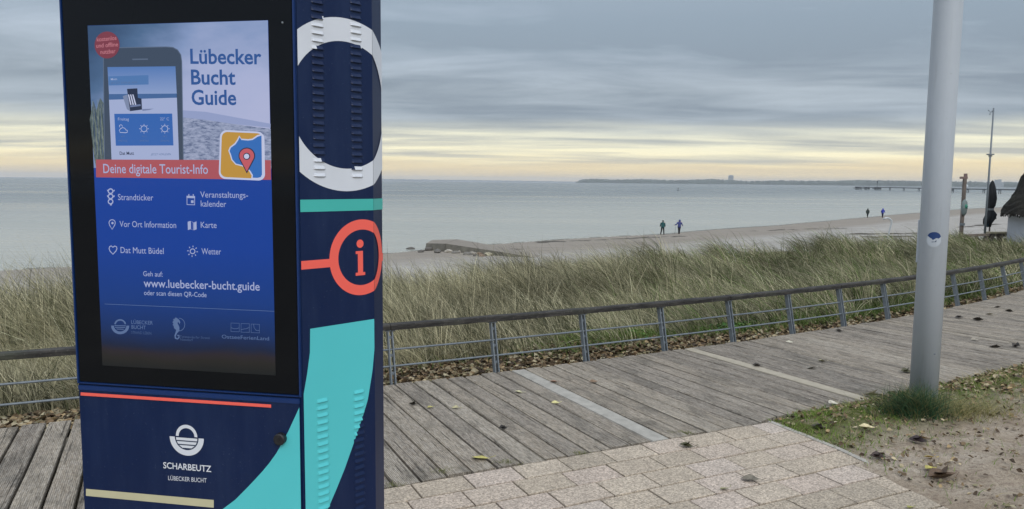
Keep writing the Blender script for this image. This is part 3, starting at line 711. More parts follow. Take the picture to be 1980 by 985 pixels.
# individual fallen leaves: (px, py, size, colour, on, label)
LV = [
 (930, 885, .135, '#b3a95e', 0, 'large yellow green leaf lying on the planks near the paving edge'),
 (798, 781, .075, '#2f2a22', 0, 'small dark curled leaf on the planks right of the kiosk'),
 (832, 787, .06, '#a39c5c', 0, 'small yellowish leaf beside the dark leaf near the kiosk'),
 (881, 788, .075, '#a7a07c', 0, 'tan leaf on the planks midway between kiosk and metal strip'),
 (1003, 758, .085, '#a8a483', 0, 'pale tan leaf on the plank left of the metal strip top'),
 (1074, 778, .075, '#c2bb83', 0, 'pale yellow leaf beside the ribbed metal strip'),
 (973, 827, .075, '#25211c', 0, 'black crumpled leaf in the middle of the planks'),
 (1071, 738, .085, '#8c6f5d', 0, 'reddish brown leaf just right of the metal strip top'),
 (1148, 738, .09, '#76614c', 0, 'brown leaf on the planks between metal strip and pale board'),
 (1328, 862, .11, '#46442c', 1, 'crumpled olive dark leaf on the pavers near the planks'),
 (1452, 927, .12, '#6a6458', 1, 'twisted grey brown leaf on the pavers'),
 (1402, 944, .075, '#8d8a5e', 1, 'thin olive leaf lying in a paver joint'),
 (1762, 981, .06, '#8d8b4a', 1, 'small olive yellow leaf on the lowest pavers'),
 (1464, 707, .095, '#34302a', 0, 'dark leaf on the planks right of the pale board'),
 (1570, 711, .11, '#9d9a8d', 0, 'pale grey leaf on the planks below the pole sticker'),
 (1527, 661, .09, '#b9b4a2', 0, 'whitish leaf near the railing between two posts'),
 (1590, 698, .09, '#b1ad8a', 0, 'pale yellowish leaf left of the light pole'),
 (1753, 719, .13, '#4b4a35', 0, 'dark green curled leaf touching the left side of the pole'),
 (1688, 767, .17, '#aaa493', 2, 'long pale dry leaf at the edge of the planks and the sand'),
 (1612, 781, .12, '#b8b3a4', 2, 'whitish leaf beside the near end of the pale board'),
 (1623, 640, .10, '#3a342d', 0, 'dark leaf near the railing left of the pole'),
 (1855, 614, .12, '#3b3733', 0, 'dark leaf on the planks right of the pole, farther left one'),
 (1892, 619, .15, '#35302b', 0, 'dark curled leaf on the planks well right of the pole'),
 (1925, 671, .14, '#3b352f', 0, 'dark leaf on the planks near the right image edge'),
 (1915, 608, .12, '#bdb8a6', 0, 'whitish leaf on the planks far right of the pole'),
 (1951, 602, .13, '#332e29', 0, 'dark leaf at far right close to the railing'),
 (1929, 594, .10, '#4a423a', 0, 'small brown leaf at far right nearest the railing'),
 (1885, 657, .10, '#8f887b', 0, 'flat grey leaf on the planks right of the pole'),
 (1965, 670, .13, '#37312c', 0, 'dark leaf at the right image edge beside another dark leaf'),
 (1775, 866, .13, '#2d2123', 2, 'dark purple leaf on the sand below the pole'),
 (1782, 856, .14, '#a58f6c', 2, 'tan leaf lying just above the dark purple leaf'),
 (1698, 889, .11, '#3c302c', 2, 'dark brown curled leaf on the sand beside the kerb'),
 (1797, 895, .075, '#c5aa52', 2, 'bright yellow leaf on the sand'),
 (1822, 931, .19, '#5a4735', 2, 'large brown curled leaf on the sand at lower right'),
 (1800, 917, .10, '#a39a52', 2, 'yellow olive leaf above the large brown curled leaf'),
 (1674, 831, .11, '#b4a767', 2, 'yellow tan leaf on the sand left of the green tuft'),
 (1676, 841, .12, '#bdb18c', 2, 'pale straw leaf just below the yellow tan leaf'),
 (1584, 832, .12, '#3f3a33', 2, 'dark crumpled leaf beside the top of the kerb'),
]
sol = {}
for px, py, sz, hx, on, lab in LV:
    p = gnd(px, py, .01)
    z = .012 if on < 2 else max(.012, sand_z(p.x, p.y)[0]+.015)
    dark_ = sum(lin(hx)) < .25
    curl = random.uniform(.3, .6) if dark_ else random.uniform(.1, .4); sz *= .85
    yaw = random.uniform(-.5, .5)
    vs, fs = leaf_geo(0, 0, sz*.10*curl, sz, yaw, random.uniform(-.15, .15), random.uniform(-.35, .35), curl)
    if dark_ or sz > .12:
        v2_, f2_ = leaf_geo(sz*.1, sz*.12, sz*.14, sz*.7, yaw+1.4, .3, -.5, curl*1.1); k_ = len(vs); vs += v2_; fs += [tuple(i+k_ for i in f) for f in f2_]
    mb = MB(); mb.add(vs, fs); mb.tube([Vector((math.cos(yaw), math.sin(yaw), 0))*sz*.48+Vector((0, 0, sz*.12)), Vector((math.cos(yaw+.3), math.sin(yaw+.3), 0))*sz*.75+Vector((0, 0, sz*.16))], .0015, 4)
    zmin = min(v_[2] for v_ in mb.v)
    mb.v = [(a_, b_, c_-zmin+.001) for a_, b_, c_ in mb.v]
    if hx not in sol: sol[hx] = simple('leaf_'+hx[1:], hx, .6, var=.35, scale=60)
    o = mb.build('fallen_leaf', sol[hx], smooth=True); o.location = (p.x, p.y, z-.008); tag(o, lab, 'leaf', 'fallen leaves on the boardwalk and paving')

# green tuft at the pole foot
n = 1700; pc = gnd(1775, 800, .03)
ang = rng.uniform(0, 2*PI, n); rad = np.abs(rng.normal(0, .085, n)); tx = pc.x-.03+rad*np.cos(ang)*1.35; ty = pc.y-.04+rad*np.sin(ang)*.8
g_z = np.array([sand_z(a_, b_)[0] for a_, b_ in zip(tx, ty)])
ldx = np.where(rng.random(n) < .72, -.9, .8)*rng.uniform(.2, 1.3, n)+.3*np.cos(ang); ldy = -.35*rng.random(n)+.3*np.sin(ang)
col = mixc(np.array(lin('#264536')), np.array(lin('#52714e')), rng.random(n)); dr = rng.random(n) < .22; col[dr] = np.array(lin('#8f8a5e'))*rng.uniform(.6, 1.1, dr.sum())[:, None]; col *= rng.uniform(.6, 1.35, n)[:, None]
o = grass_mesh('grass_tuft', tx, ty, g_z-.01, rng.uniform(.12, .29, n), np.arctan2(ldy, ldx), np.hypot(ldx, ldy), rng.uniform(.0022, .0042, n), col, M_grass, 5)
tag(o, 'dark green grass tuft growing at the foot of the pole', 'grass tuft')
n = 900; tx = pc.x+.30+rng.normal(0, .16, n); ty = pc.y+.03+rng.normal(0, .07, n); g_z = np.array([sand_z(a_, b_)[0] for a_, b_ in zip(tx, ty)])
col = mixc(np.array(lin('#77794a')), np.array(lin('#a59a70')), rng.random(n))
o = grass_mesh('dry_grass_tuft', tx, ty, g_z-.01, rng.uniform(.06, .17, n), rng.uniform(0, 6.28, n), rng.uniform(.4, 2.0, n), rng.uniform(.002, .004, n), col, M_grass, 4)
tag(o, 'thin dry straw tuft right of the green grass tuft', 'grass tuft')

# ------------------------------------------------------------------ railing
rl = empty('railing', (*cpt(s_of_x(-.9))[0], 0), 'low railing with dark timber top rail, steel posts and two bars', 'railing')
RZ = .40; LEANO = .09
posts = [-.93]
sp = s_of_x(-.93); ss = [sp+.915*k_ for k_ in range(-8, 15)]
def rp(s_, z, off=.03):
    p, tt, n_ = cpt(s_); q_ = p-n_*(off+LEANO*z/RZ); return Vector((q_.x, q_.y, z))
for s_ in ss:
    p, tt, n_ = cpt(s_); T3 = Vector((tt.x, tt.y, 0))
    mb = MB(); A_, B_ = rp(s_, -.08), rp(s_, RZ)
    for sg in (-1, 1):
        mb.bar(A_+T3*.017*sg, B_+T3*.017*sg, .010, .045, up=T3.cross(B_-A_).normalized() if False else Vector((-n_.x, -n_.y, .2)).normalized())
    for zb in (.06, .20, .34): mb.bar(rp(s_, zb)-T3*.014, rp(s_, zb)+T3*.014, .018, .02)
    mb.bar(rp(s_, RZ-.004)-T3*.04, rp(s_, RZ-.004)+T3*.04, .05, .008)
    mb.build('rail_post', M_steel, rl)
for z_, r_ in ((.245, .0085), (.115, .0085)):
    mb = MB(); mb.tube([rp(ss[0]+k_*.3, z_) for k_ in range(int((ss[-1]-ss[0])/.3)+1)], r_, 6); mb.build('rail_bar', M_steel, rl, True)
for a_, b_ in zip(ss[:-1:2], ss[2::2]):
    mb = MB(); vs = []; fs = []; NS = 13
    for i in range(NS):
        s_ = a_+.003+(b_-a_-.006)*i/(NS-1); c_ = rp(s_, RZ+.026); p, tt, n_ = cpt(s_); N3 = Vector((n_.x, n_.y, 0)); j_ = lambda: random.uniform(-.0025, .0025)
        for x_, y_ in ((-.045, -.022), (.045, -.022), (.047, .010), (.036, .022), (-.036, .023), (-.047, .012)):
            vs.append(c_+N3*(x_+j_())+Vector((0, 0, y_+j_())))
    for i in range(NS-1):
        for k_ in range(6): fs.append((i*6+k_, i*6+(k_+1) % 6, (i+1)*6+(k_+1) % 6, (i+1)*6+k_))
    fs += [(5, 4, 3, 2, 1, 0), tuple((NS-1)*6+k_ for k_ in range(6))]
    mk('handrail', vs, fs, M_rail_wood, rl)

# ------------------------------------------------------------------ light pole
pp = gnd(1784, 782, .03); pole = empty('pole', (pp.x, pp.y, 0), 'tall round light grey metal pole standing on the sand patch', 'pole')
PRD = .091
mb = MB(); mb.tube([(pp.x, pp.y, -.1), (pp.x, pp.y, 2.0), (pp.x, pp.y, 4.5), (pp.x, pp.y, 7.5)], [PRD*1.01, PRD, PRD*.98, PRD*.9], 48); mb.build('shaft', M_pole, pole, True)
M_stick_b = simple('sticker_blue', '#0f3468', .5, var=.1); M_stick_w = simple('sticker_white', '#a9afb6', .5, var=.05); M_ink = simple('sticker_ink', '#2a3a52', .5)
dirc = math.atan2(-pp.y, -pp.x)
def pole_patch(name, pts, mat, par, off):
    """pts: (horizontal arc metres, z) on the shaft surface facing the walkway"""
    tris = []
    def P(a_, z): an = dirc+a_/PRD; return Vector((pp.x+(PRD+off)*math.cos(an), pp.y+(PRD+off)*math.sin(an), z))
    def cl(poly, x0, less):
        out = []; f_ = (lambda p: p[0]-x0) if less else (lambda p: x0-p[0])
        for i in range(len(poly)):
            a_, b3 = poly[i], poly[(i+1) % len(poly)]; da, db = f_(a_), f_(b3)
            if da <= 0: out.append(a_)
            if (da < 0 < db) or (db < 0 < da): k_ = da/(da-db); out.append((a_[0]+(b3[0]-a_[0])*k_, a_[1]+(b3[1]-a_[1])*k_))
        return out
    vs = []; fs = []; x0 = min(p[0] for p in pts); x1 = max(p[0] for p in pts); m_ = max(1, int((x1-x0)/.006))
    for i in range(m_):
        q_ = cl(cl(pts, x0+(x1-x0)*i/m_, False), x0+(x1-x0)*(i+1)/m_, True)
        if len(q_) < 3: continue
        k_ = len(vs); vs += [P(*p) for p in q_]; fs.append(tuple(range(k_, len(vs))))
    return mk(name, vs, fs, mat, par)
zst = 1.6-(459-359)*pp.y/F*1.0; ac = .005
stk = pole_patch('sticker', [(ac+.046*math.cos(q_), zst-.010+.050*math.sin(q_)) for q_ in np.linspace(0, 2*PI, 28, endpoint=False)], M_pole, pole, .0008)
fan = [(ac+.042*math.cos(q_), zst+.008+.036*math.sin(q_)) for q_ in np.linspace(PI-.25, .25-.15, 14)]
fan += [(ac+.028, zst-.001), (ac+.014, zst+.003), (ac+.004, zst-.004), (ac-.008, zst-.012), (ac-.013, zst-.003), (ac-.026, zst+.004)]
pole_patch('shell_emblem', fan, M_stick_b, stk, .0014)
for k_, (w_, z__) in enumerate(((.028, -.026), (.024, -.044))):
    pole_patch('sticker_line', [(ac-w_/2, zst+z__-.002), (ac+w_/2, zst+z__+.001), (ac+w_/2, zst+z__+.004), (ac-w_/2, zst+z__+.002)], M_ink if k_ == 0 else MATS['sticker_white'], stk, .0014)
pole_patch('sticker_tick', [(ac+.006, zst-.022), (ac+.014, zst-.012), (ac+.016, zst-.017), (ac+.012, zst-.024)], M_ink, stk, .0016)
# narrow service flap on the left flank
mb = MB(); an = dirc-1.62; cxp, cyp = pp.x+(PRD+.002)*math.cos(an), pp.y+(PRD+.002)*math.sin(an)
mb.box((cxp, cyp, zst-.03), (.012, .05, .30), an); mb.build('service_flap', M_pole, pole)
mb = MB(); an = dirc+.62
for zb in (.42,): mb.tube([Vector((pp.x+PRD*math.cos(an), pp.y+PRD*math.sin(an), zb)), Vector((pp.x+(PRD+.004)*math.cos(an), pp.y+(PRD+.004)*math.sin(an), zb))], .006, 8)
mb.build('screw', M_steel, pole)

# moss tufts where the planks meet the pavers
n = 700; mp = [(868, 907), (850, 912), (978, 893), (984, 896), (1310, 836), (1322, 838), (1120, 876), (760, 938)]
q_ = rng.integers(0, len(mp), n); P0 = np.array([list(gnd(*p))[:2] for p in mp])[q_]
x = P0[:, 0]+rng.normal(0, .035, n); y = P0[:, 1]+rng.normal(0, .014, n)
grass_mesh('joint_moss', x, y, np.full(n, -.006), rng.uniform(.008, .024, n), rng.uniform(0, 6.28, n), rng.uniform(.4, 1.4, n), rng.uniform(.002, .004, n), mixc(np.array(lin('#59633a')), np.array(lin('#8b8a5c')), rng.random(n)), M_grass, 2, 'small moss tufts in the joint between planks and pavers')
# ------------------------------------------------------------------ information kiosk
KC = Vector((-.64, 2.25)); TH1, TH2, TH3 = math.radians(-10), math.radians(47), math.radians(80)
dF = Vector((math.cos(TH1), math.sin(TH1))); d1 = Vector((math.cos(TH2), math.sin(TH2))); d2 = Vector((math.cos(TH3), math.sin(TH3)))
nF = Vector((dF.y, -dF.x)); n1 = Vector((d1.y, -d1.x)); n2 = Vector((d2.y, -d2.x))
LS = .272; LR = .085; FW = .776
KB = KC+d1*LS; KD = KB+d2*LR
def hit(px, py, O, d):
    q = ray(px, py); n_ = Vector((-d.y, d.x)); t_ = n_.dot(O)/(n_.x*q.x+n_.y*q.y); p = q*t_
    return ((p.x-O.x)*d.x+(p.y-O.y)*d.y, H+p.z)
def FP(px, py): return hit(px, py, KC, dF)
def SP(px, py):
    a_, z_ = hit(px, py, KC, d1)
    if a_ > LS:
        a_, z_ = hit(px, py, KB, d2); a_ += LS
    return a_, z_
def fw(u, z, off=0): p = KC+dF*u+nF*off; return Vector((p.x, p.y, z))
def sw(v_, z, off=0):
    p = KC+d1*v_+n1*off if v_ <= LS+1e-6 else KB+d2*(v_-LS)+n2*off
    return Vector((p.x, p.y, z))
kloc = KC+dF*(-FW/2)-nF*.16
kiosk = empty('information_kiosk', (kloc.x, kloc.y, 0), 'tall navy blue information kiosk with a large portrait touch screen', 'kiosk')
M_navy = simple('navy_paint', '#031b42', .42, var=.06, scale=3, spec=.3)
t_ = M_navy.node_tree; b_ = t_.nodes['Principled BSDF']; v_ = coords(t_); o_l = b_.inputs['Base Color'].links[0].from_socket
du = tramp(t_, tnoise(t_, v_, 5, 6, .7, (3, 3, .5)), [(.45, (0, 0, 0)), (.8, (.16, .16, .16))]); sp2_ = tramp(t_, tnoise(t_, v_, 170, 2, .6), [(.68, (0, 0, 0)), (.74, (.22, .22, .22))])
t_.links.new(tmix(t_, sp2_, tmix(t_, du, o_l, lin('#3f5170')), lin('#6c7a8c')), b_.inputs['Base Color'])
M_navy2 = simple('navy_edge_paint', '#0b2d62', .4, var=.06, scale=3, spec=.4)
M_white = simple('white_print', '#cdd2db', .4, var=.03); M_teal = simple('teal_print', '#4fc0c6', .42, var=.03, scale=2); M_teal2 = simple('turquoise_print', '#3fb0a8', .42, var=.03, scale=2)
M_coral = simple('coral_print', '#ee6256', .42, var=.03, scale=2); M_khaki = simple('khaki_print', '#b9b595', .5, var=.04)
M_glass, t_, b_ = new_mat('black_screen_glass'); b_.inputs['Base Color'].default_value = (.004, .005, .007, 1); b_.inputs['Roughness'].default_value = .06; b_.inputs['Specular IOR Level'].default_value = .3; b_.inputs['IOR'].default_value = 1.35
M_gasket_slot = simple('black_gasket_and_slot_shade', '#0b0d12', .6); M_lock = simple('black_lock', '#14161a', .5, bump=.3, bscale=200)
# body plan: front, bevelled right face, narrow flank, back and the mirror of it
bk = nF*-(KD-KC).dot(-nF)
mir = lambda p: p-dF*2*((p-(KC-dF*FW/2)).dot(dF))
plan = [KC, KB, KD, mir(KD), mir(KB), mir(KC)]
mb = MB(); vs, fs = prism_geo([(p.x, p.y) for p in plan], .06, 2.42); mb.add(vs, fs); mb.build('housing', M_navy, kiosk)
ctr = sum(plan, Vector((0, 0)))/6
mb = MB(); vs, fs = prism_geo([tuple(ctr+(p-ctr)*.94) for p in plan], 0, .06); mb.add(vs, fs); mb.build('plinth', M_gasket_slot, kiosk)
def fplate(name, u0, u1, z0, z1, th_, mat, par, bev=.0015):
    bm = bmesh.new(); q_ = [fw(u0, z0), fw(u1, z0), fw(u1, z1), fw(u0, z1)]
    a_ = [bm.verts.new(p) for p in q_]; b2 = [bm.verts.new(p+Vector((nF.x, nF.y, 0))*th_) for p in q_]
    bm.faces.new(b2); bm.faces.new(a_[::-1])
    for i in range(4): bm.faces.new((a_[i], a_[(i+1) % 4], b2[(i+1) % 4], b2[i]))
    bmesh.ops.recalc_face_normals(bm, faces=bm.faces)
    bmesh.ops.bevel(bm, geom=[e for e in bm.edges], offset=bev, segments=2, affect='EDGES')
    return from_bm(name, bm, mat, par)
fplate('top_panel', -FW+.003, -.003, 2.156, 2.415, .006, M_navy, kiosk)
# dark gap behind the glass, then the glass pane standing inside a slim blue frame
for nm, u0, u1, z0, z1 in (('frame_strip', -FW+.001, -FW+.007, .936, 2.152), ('frame_strip', -.0065, -.0005, .936, 2.152), ('frame_strip', -FW+.008, -.008, .9365, .9405), ('frame_strip', -FW+.008, -.008, 2.149, 2.1525)):
    fplate(nm, u0, u1, z0, z1, .0085, M_navy2, kiosk, .0008)
glassp = fplate('screen_glass', -.7675, -.0085, .9435, 2.1465, .006, M_glass, kiosk)
door = fplate('service_door', -FW+.003, -.0055, .07, .931, .006, M_navy, kiosk, .002)
fplate('door_lip', -FW+.003, -.0055, .9145, .9305, .0085, M_navy2, kiosk, .0015)
DO = .0066; GO = .0066
def flat(name, P3, mat, par, faces=None):
    return mk(name, P3, faces or [tuple(range(len(P3)))], mat, par)
def fpoly(name, pts, mat, off, par, px=True):
    q_ = [FP(*p) for p in pts] if px else pts
    ar = sum(q_[i][0]*q_[(i+1) % len(q_)][1]-q_[(i+1) % len(q_)][0]*q_[i][1] for i in range(len(q_)))
    if ar < 0: q_ = q_[::-1]
    return flat(name, [fw(u, z, off) for u, z in q_], mat, par)
def fstroke(name, pts, w_, mat, off, par, closed=False, px=True):
    """a printed line of constant width along pts (face metres)"""
    q_ = [Vector(FP(*p)) for p in pts] if px else [Vector(p) for p in pts]
    n_ = len(q_); Lp = []; Rp = []
    for i in range(n_):
        a_ = q_[(i-1) % n_] if (closed or i > 0) else q_[i]; b3 = q_[(i+1) % n_] if (closed or i < n_-1) else q_[i]
        d_ = (b3-a_).normalized(); nn = Vector((-d_.y, d_.x))*w_/2; Lp.append(q_[i]+nn); Rp.append(q_[i]-nn)
    vs = [fw(p.x, p.y, off) for p in Lp+Rp]; m_ = n_ if closed else n_-1
    fs = [(i, i+n_, (i+1) % n_+n_, (i+1) % n_) for i in range(m_)]
    return flat(name, vs, mat, par, fs)
def circ(c_, rx, ry, n_=32, a0=0, a1=2*PI):
    full = abs(a1-a0-2*PI) < 1e-6
    return [(c_[0]+rx*math.cos(q_), c_[1]+ry*math.sin(q_)) for q_ in np.linspace(a0, a1, n_, endpoint=not full)]
# lettering from the built-in font
_TC = {}
def glyph(s_, bold):
    k_ = (s_, bold)
    if k_ not in _TC:
        cu_ = bpy.data.curves.new('tmp', 'FONT'); cu_.body = s_; cu_.offset = bold; cu_.resolution_u = 3; cu_.fill_mode = 'BOTH'
        o_t = bpy.data.objects.new('tmp', cu_); COL.objects.link(o_t); bpy.context.view_layer.update()
        me = bpy.data.meshes.new_from_object(o_t.evaluated_get(bpy.context.evaluated_depsgraph_get()))
        _TC[k_] = ([tuple(v_.co) for v_ in me.vertices], [tuple(p.vertices) for p in me.polygons]); bpy.data.objects.remove(o_t); bpy.data.curves.remove(cu_); bpy.data.meshes.remove(me)
    return _TC[k_]
def text_geo(s_, bold, skew=0):
    vs, fs = glyph(s_, bold); hv, _ = glyph('H', bold); cap = max(v_[1] for v_ in hv)
    x0 = min(v_[0] for v_ in vs); x1 = max(v_[0] for v_ in vs)
    return [((v_[0]-x0)/(x1-x0)+skew*v_[1]/(x1-x0), v_[1]/cap) for v_ in vs], fs
def ftext(s_, p0, p1, cap, mat, off, par, bold=.0, skew=0, name='lettering'):
    """baseline from photo pixel p0 to p1 on the front face, capital height cap (px)"""
    q, fs = text_geo(s_, bold, skew); a_ = Vector(FP(*p0)); b3 = Vector(FP(*p1)); up = Vector(FP(p0[0], p0[1]-cap))-a_; up = Vector((0, up.y))
    vs = [fw(*(a_+(b3-a_)*x_+up*y_), off) for x_, y_ in q]
    return mk(name, vs, fs, mat, par)

# --- printed graphics on the service door
fpoly('coral_stripe', [(160, 757.5), (160, 763.5), (527, 787), (527, 781)], M_coral, DO+.0025, door)
fpoly('khaki_stripe', [(169, 944), (169, 957.5), (415.5, 980.5), (415.5, 965.5)], M_khaki, DO, door)
cur = [(580.6, 787), (570, 810), (559.6, 832.6), (549, 853), (536.8, 874.7), (523, 894), (508.8, 911), (495, 926), (480.8, 941), (457, 965), (431.7, 984), (398, 1008), (350, 1036), (290, 1060), (290, 1200), (588, 1250)]
fpoly('teal_wave', cur, M_teal, DO, door)
lc = FP(363.4, 845.5); R1 = .0595
fpoly('emblem_arc', [(lc[0]+.0375*math.cos(a_), lc[1]+.004+.0385*math.sin(a_)) for a_ in np.linspace(0, PI, 25)]+[(lc[0]+.0275*math.cos(a_), lc[1]+.004+.0275*math.sin(a_)) for a_ in np.linspace(PI, 0, 25)], M_white, DO+.0004, door, False)
fpoly('emblem_bowl', [(lc[0]+R1*math.cos(a_), lc[1]+.001+R1*math.sin(a_)) for a_ in np.linspace(PI, 2*PI, 33)]+[(lc[0]+.0415*math.cos(a_), lc[1]+.001+.0415*math.sin(a_)) for a_ in np.linspace(2*PI, PI, 33)], M_white, DO+.0004, door, False)
for k_, (za, zb) in enumerate(((-.0005, -.0092), (-.0128, -.0215), (-.0252, -.0335))):
    wa, wb = [math.sqrt(max(.00001, .0372**2-z_*z_)) for z_ in (za, zb)]
    fpoly('emblem_wave', [(lc[0]-wa, lc[1]+za), (lc[0]-wb, lc[1]+zb), (lc[0]+wb, lc[1]+zb), (lc[0]+wa, lc[1]+za)], M_white, DO+.0004, door, False)
ftext('SCHARBEUTZ', (318.5, 904), (411, 911.5), 11.8, M_white, DO+.0004, door, .014)
ftext('LÜBECKER BUCHT', (328, 927), (402, 932), 8.2, M_white, DO+.0004, door, .0)
mb = MB(); lk = FP(546, 846); c_ = fw(*lk, 0)
mb.tube([fw(*lk, .004), fw(*lk, .022), fw(*lk, .025)], [.0185, .0185, .015], 28); lock = mb.build('lock_knob', M_lock, door)
mb = MB(); mb.tube([fw(*lk, .0255), fw(*lk, .0262)], [.006, .006], 16); mb.build('keyhole_cover', M_gasket_slot, lock)

# --- display picture (gives off light)
SB = .0066; LAY = .0005
M_ssky, t, b = new_mat('display_picture_sky'); v = coords(t)
b.inputs['Base Color'].default_value = (.004, .004, .005, 1); b.inputs['Roughness'].default_value = .12
sx_ = node(t, 'ShaderNodeSeparateXYZ'); t.links.new(v, sx_.inputs[0])
mx_ = node(t, 'ShaderNodeMapRange'); mx_.inputs[1].default_value = KC.x-.68; mx_.inputs[2].default_value = KC.x-.30; t.links.new(sx_.outputs[0], mx_.inputs[0])
mz_ = node(t, 'ShaderNodeMapRange'); mz_.inputs[1].default_value = 2.07; mz_.inputs[2].default_value = 1.75; t.links.new(sx_.outputs[2], mz_.inputs[0])
nn_ = tnoise(t, v, 4, 4, .55, (1, 1, 2.2))
ff = tmath(t, 'ADD', tmath(t, 'ADD', tmath(t, 'MULTIPLY', mx_.outputs[0], .55), tmath(t, 'MULTIPLY', mz_.outputs[0], .5)), tmath(t, 'MULTIPLY', tmath(t, 'SUBTRACT', nn_, .5), .55))
cc = tramp(t, ff, [(.05, lin('#2f4a6c')), (.3, lin('#4a678c')), (.55, lin('#7f93bb')), (.8, lin('#a3accf')), (1, lin('#abb1d2'))])
t.links.new(cc, b.inputs['Emission Color']); b.inputs['Specular IOR Level'].default_value = .3; b.inputs['Emission Strength'].default_value = .86
M_sblue, t, b = new_mat('display_blue_page_reflection'); v = coords(t)
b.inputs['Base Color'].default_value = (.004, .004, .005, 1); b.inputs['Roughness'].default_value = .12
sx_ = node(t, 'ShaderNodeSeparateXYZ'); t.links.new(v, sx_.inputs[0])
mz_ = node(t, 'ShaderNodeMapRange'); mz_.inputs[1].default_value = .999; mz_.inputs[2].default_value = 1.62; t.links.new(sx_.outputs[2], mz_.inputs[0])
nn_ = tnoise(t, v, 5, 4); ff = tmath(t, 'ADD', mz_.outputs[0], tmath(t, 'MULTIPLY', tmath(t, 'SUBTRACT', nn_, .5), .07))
cc = tramp(t, ff, [(0, lin('#15191b')), (.05, lin('#22211f')), (.085, lin('#272229')), (.12, lin('#13203c')), (.2, lin('#0f2c5e')), (.36, lin('#0f377c')), (.62, lin('#0d3b90')), (1, lin('#0b3c94'))])  # dark brownish foot: reflection in the glass, painted into the glowing page
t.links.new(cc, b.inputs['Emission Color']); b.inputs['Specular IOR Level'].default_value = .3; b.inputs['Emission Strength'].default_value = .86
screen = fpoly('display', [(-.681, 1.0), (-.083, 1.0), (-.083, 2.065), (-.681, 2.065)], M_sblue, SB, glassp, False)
scr = lambda name, pts, mat, lay=1, px=True: fpoly(name, pts, mat, SB+LAY*lay, screen, px)
def stext(s_, p0, p1, cap, mat, lay=4, bold=0, skew=0): return ftext(s_, p0, p1, cap, mat, SB+LAY*lay, screen, bold, skew)
def sstroke(name, pts, w_, mat, lay=4, closed=False): return fstroke(name, pts, w_*.0016, mat, SB+LAY*lay, screen, closed)
g_txt = glow('display_text', '#a4aed4', .9); g_title = glow('display_title', '#28508e'); g_dim = glow('display_dim', '#5f77a4', .8); g_dim2 = glow('display_dimmer', '#4a618c', .75)
g_coral = glow('display_coral', '#a9525c', .92); g_badge = glow('display_badge', '#803a4a', .85); g_phone = glow('display_phone', '#38465a'); g_rim = glow('display_phone_rim', '#56657d'); g_card = glow('display_card', '#2c5ea8')
g_label = glow('display_label', '#4a72a8'); g_dk = glow('display_dark', '#1e2a44'); g_pale = glow('display_pale', '#9ba7cb'); g_or = glow('display_orange', '#b98d3c', .95); g_bl = glow('display_icon_blue', '#2b66b0'); g_seab = glow('display_sea', '#3f6193')
g_icow = glow('display_icon_white', '#b9c0dc')
M_ssand, t, b = new_mat('display_picture_sand'); v = coords(t); b.inputs['Base Color'].default_value = (.004, .004, .005, 1); b.inputs['Roughness'].default_value = .12
cc = tramp(t, tnoise(t, v, 90, 4, .7, (.5, .5, 1.6)), [(.38, lin('#5c698a')), (.5, lin('#8590ad')), (.65, lin('#9ea6c2'))]); t.links.new(cc, b.inputs['Emission Color']); b.inputs['Specular IOR Level'].default_value = .3; b.inputs['Emission Strength'].default_value = .86
M_sgrass, t, b = new_mat('display_picture_grass'); v = coords(t); b.inputs['Base Color'].default_value = (.004, .004, .005, 1); b.inputs['Roughness'].default_value = .12
cc = tramp(t, tnoise(t, v, 60, 5, .7, (2.2, 2.2, .6)), [(.35, lin('#2c3b45')), (.5, lin('#4a5a5f')), (.68, lin('#7d8782'))]); t.links.new(cc, b.inputs['Emission Color']); b.inputs['Specular IOR Level'].default_value = .3; b.inputs['Emission Strength'].default_value = .86
M_spho, t, b = new_mat('display_phone_sky'); v = coords(t); b.inputs['Base Color'].default_value = (.004, .004, .005, 1); b.inputs['Roughness'].default_value = .12
sx_ = node(t, 'ShaderNodeSeparateXYZ'); t.links.new(v, sx_.inputs[0]); mz_ = node(t, 'ShaderNodeMapRange'); mz_.inputs[1].default_value = 1.84; mz_.inputs[2].default_value = 1.94; t.links.new(sx_.outputs[2], mz_.inputs[0])
cc = tramp(t, mz_.outputs[0], [(0, lin('#8c9fc8')), (1, lin('#4d74b0'))]); t.links.new(cc, b.inputs['Emission Color']); b.inputs['Specular IOR Level'].default_value = .3; b.inputs['Emission Strength'].default_value = .86
scr('picture_sky', [(-.6805, FP(300, 326)[1]), (-.0835, FP(300, 326)[1]), (-.0835, 2.0645), (-.6805, 2.0645)], M_ssky, 1, False)
zb_ = FP(300, 326)[1]
scr('picture_sea', [(356, 214), (400, 217), (525.5, 240), (525.5, 248), (450, 240), (356, 228)], glow('display_far_sea', '#8c98bf'), 2)
scr('picture_sand', [(356, 228), (400, 232), (450, 240), (525.8, 250), (527, 326), (356, 320)], M_ssand, 2)
scr('picture_grass', [(177, 232), (184, 196), (190, 214), (197, 190), (206, 204), (214, 210), (217, 320), (190, 326), (186, 310)], M_sgrass, 2)
for k_ in range(9):
    x_ = 180+k_*3.2; sstroke('grass_blade', [(x_+6, 300), (x_+2, 245), (x_-3+random.uniform(-3, 7), 188+random.uniform(0, 26))], .8, g_dim2 if k_ % 2 else glow('display_blade', '#7f8a80'), 3)
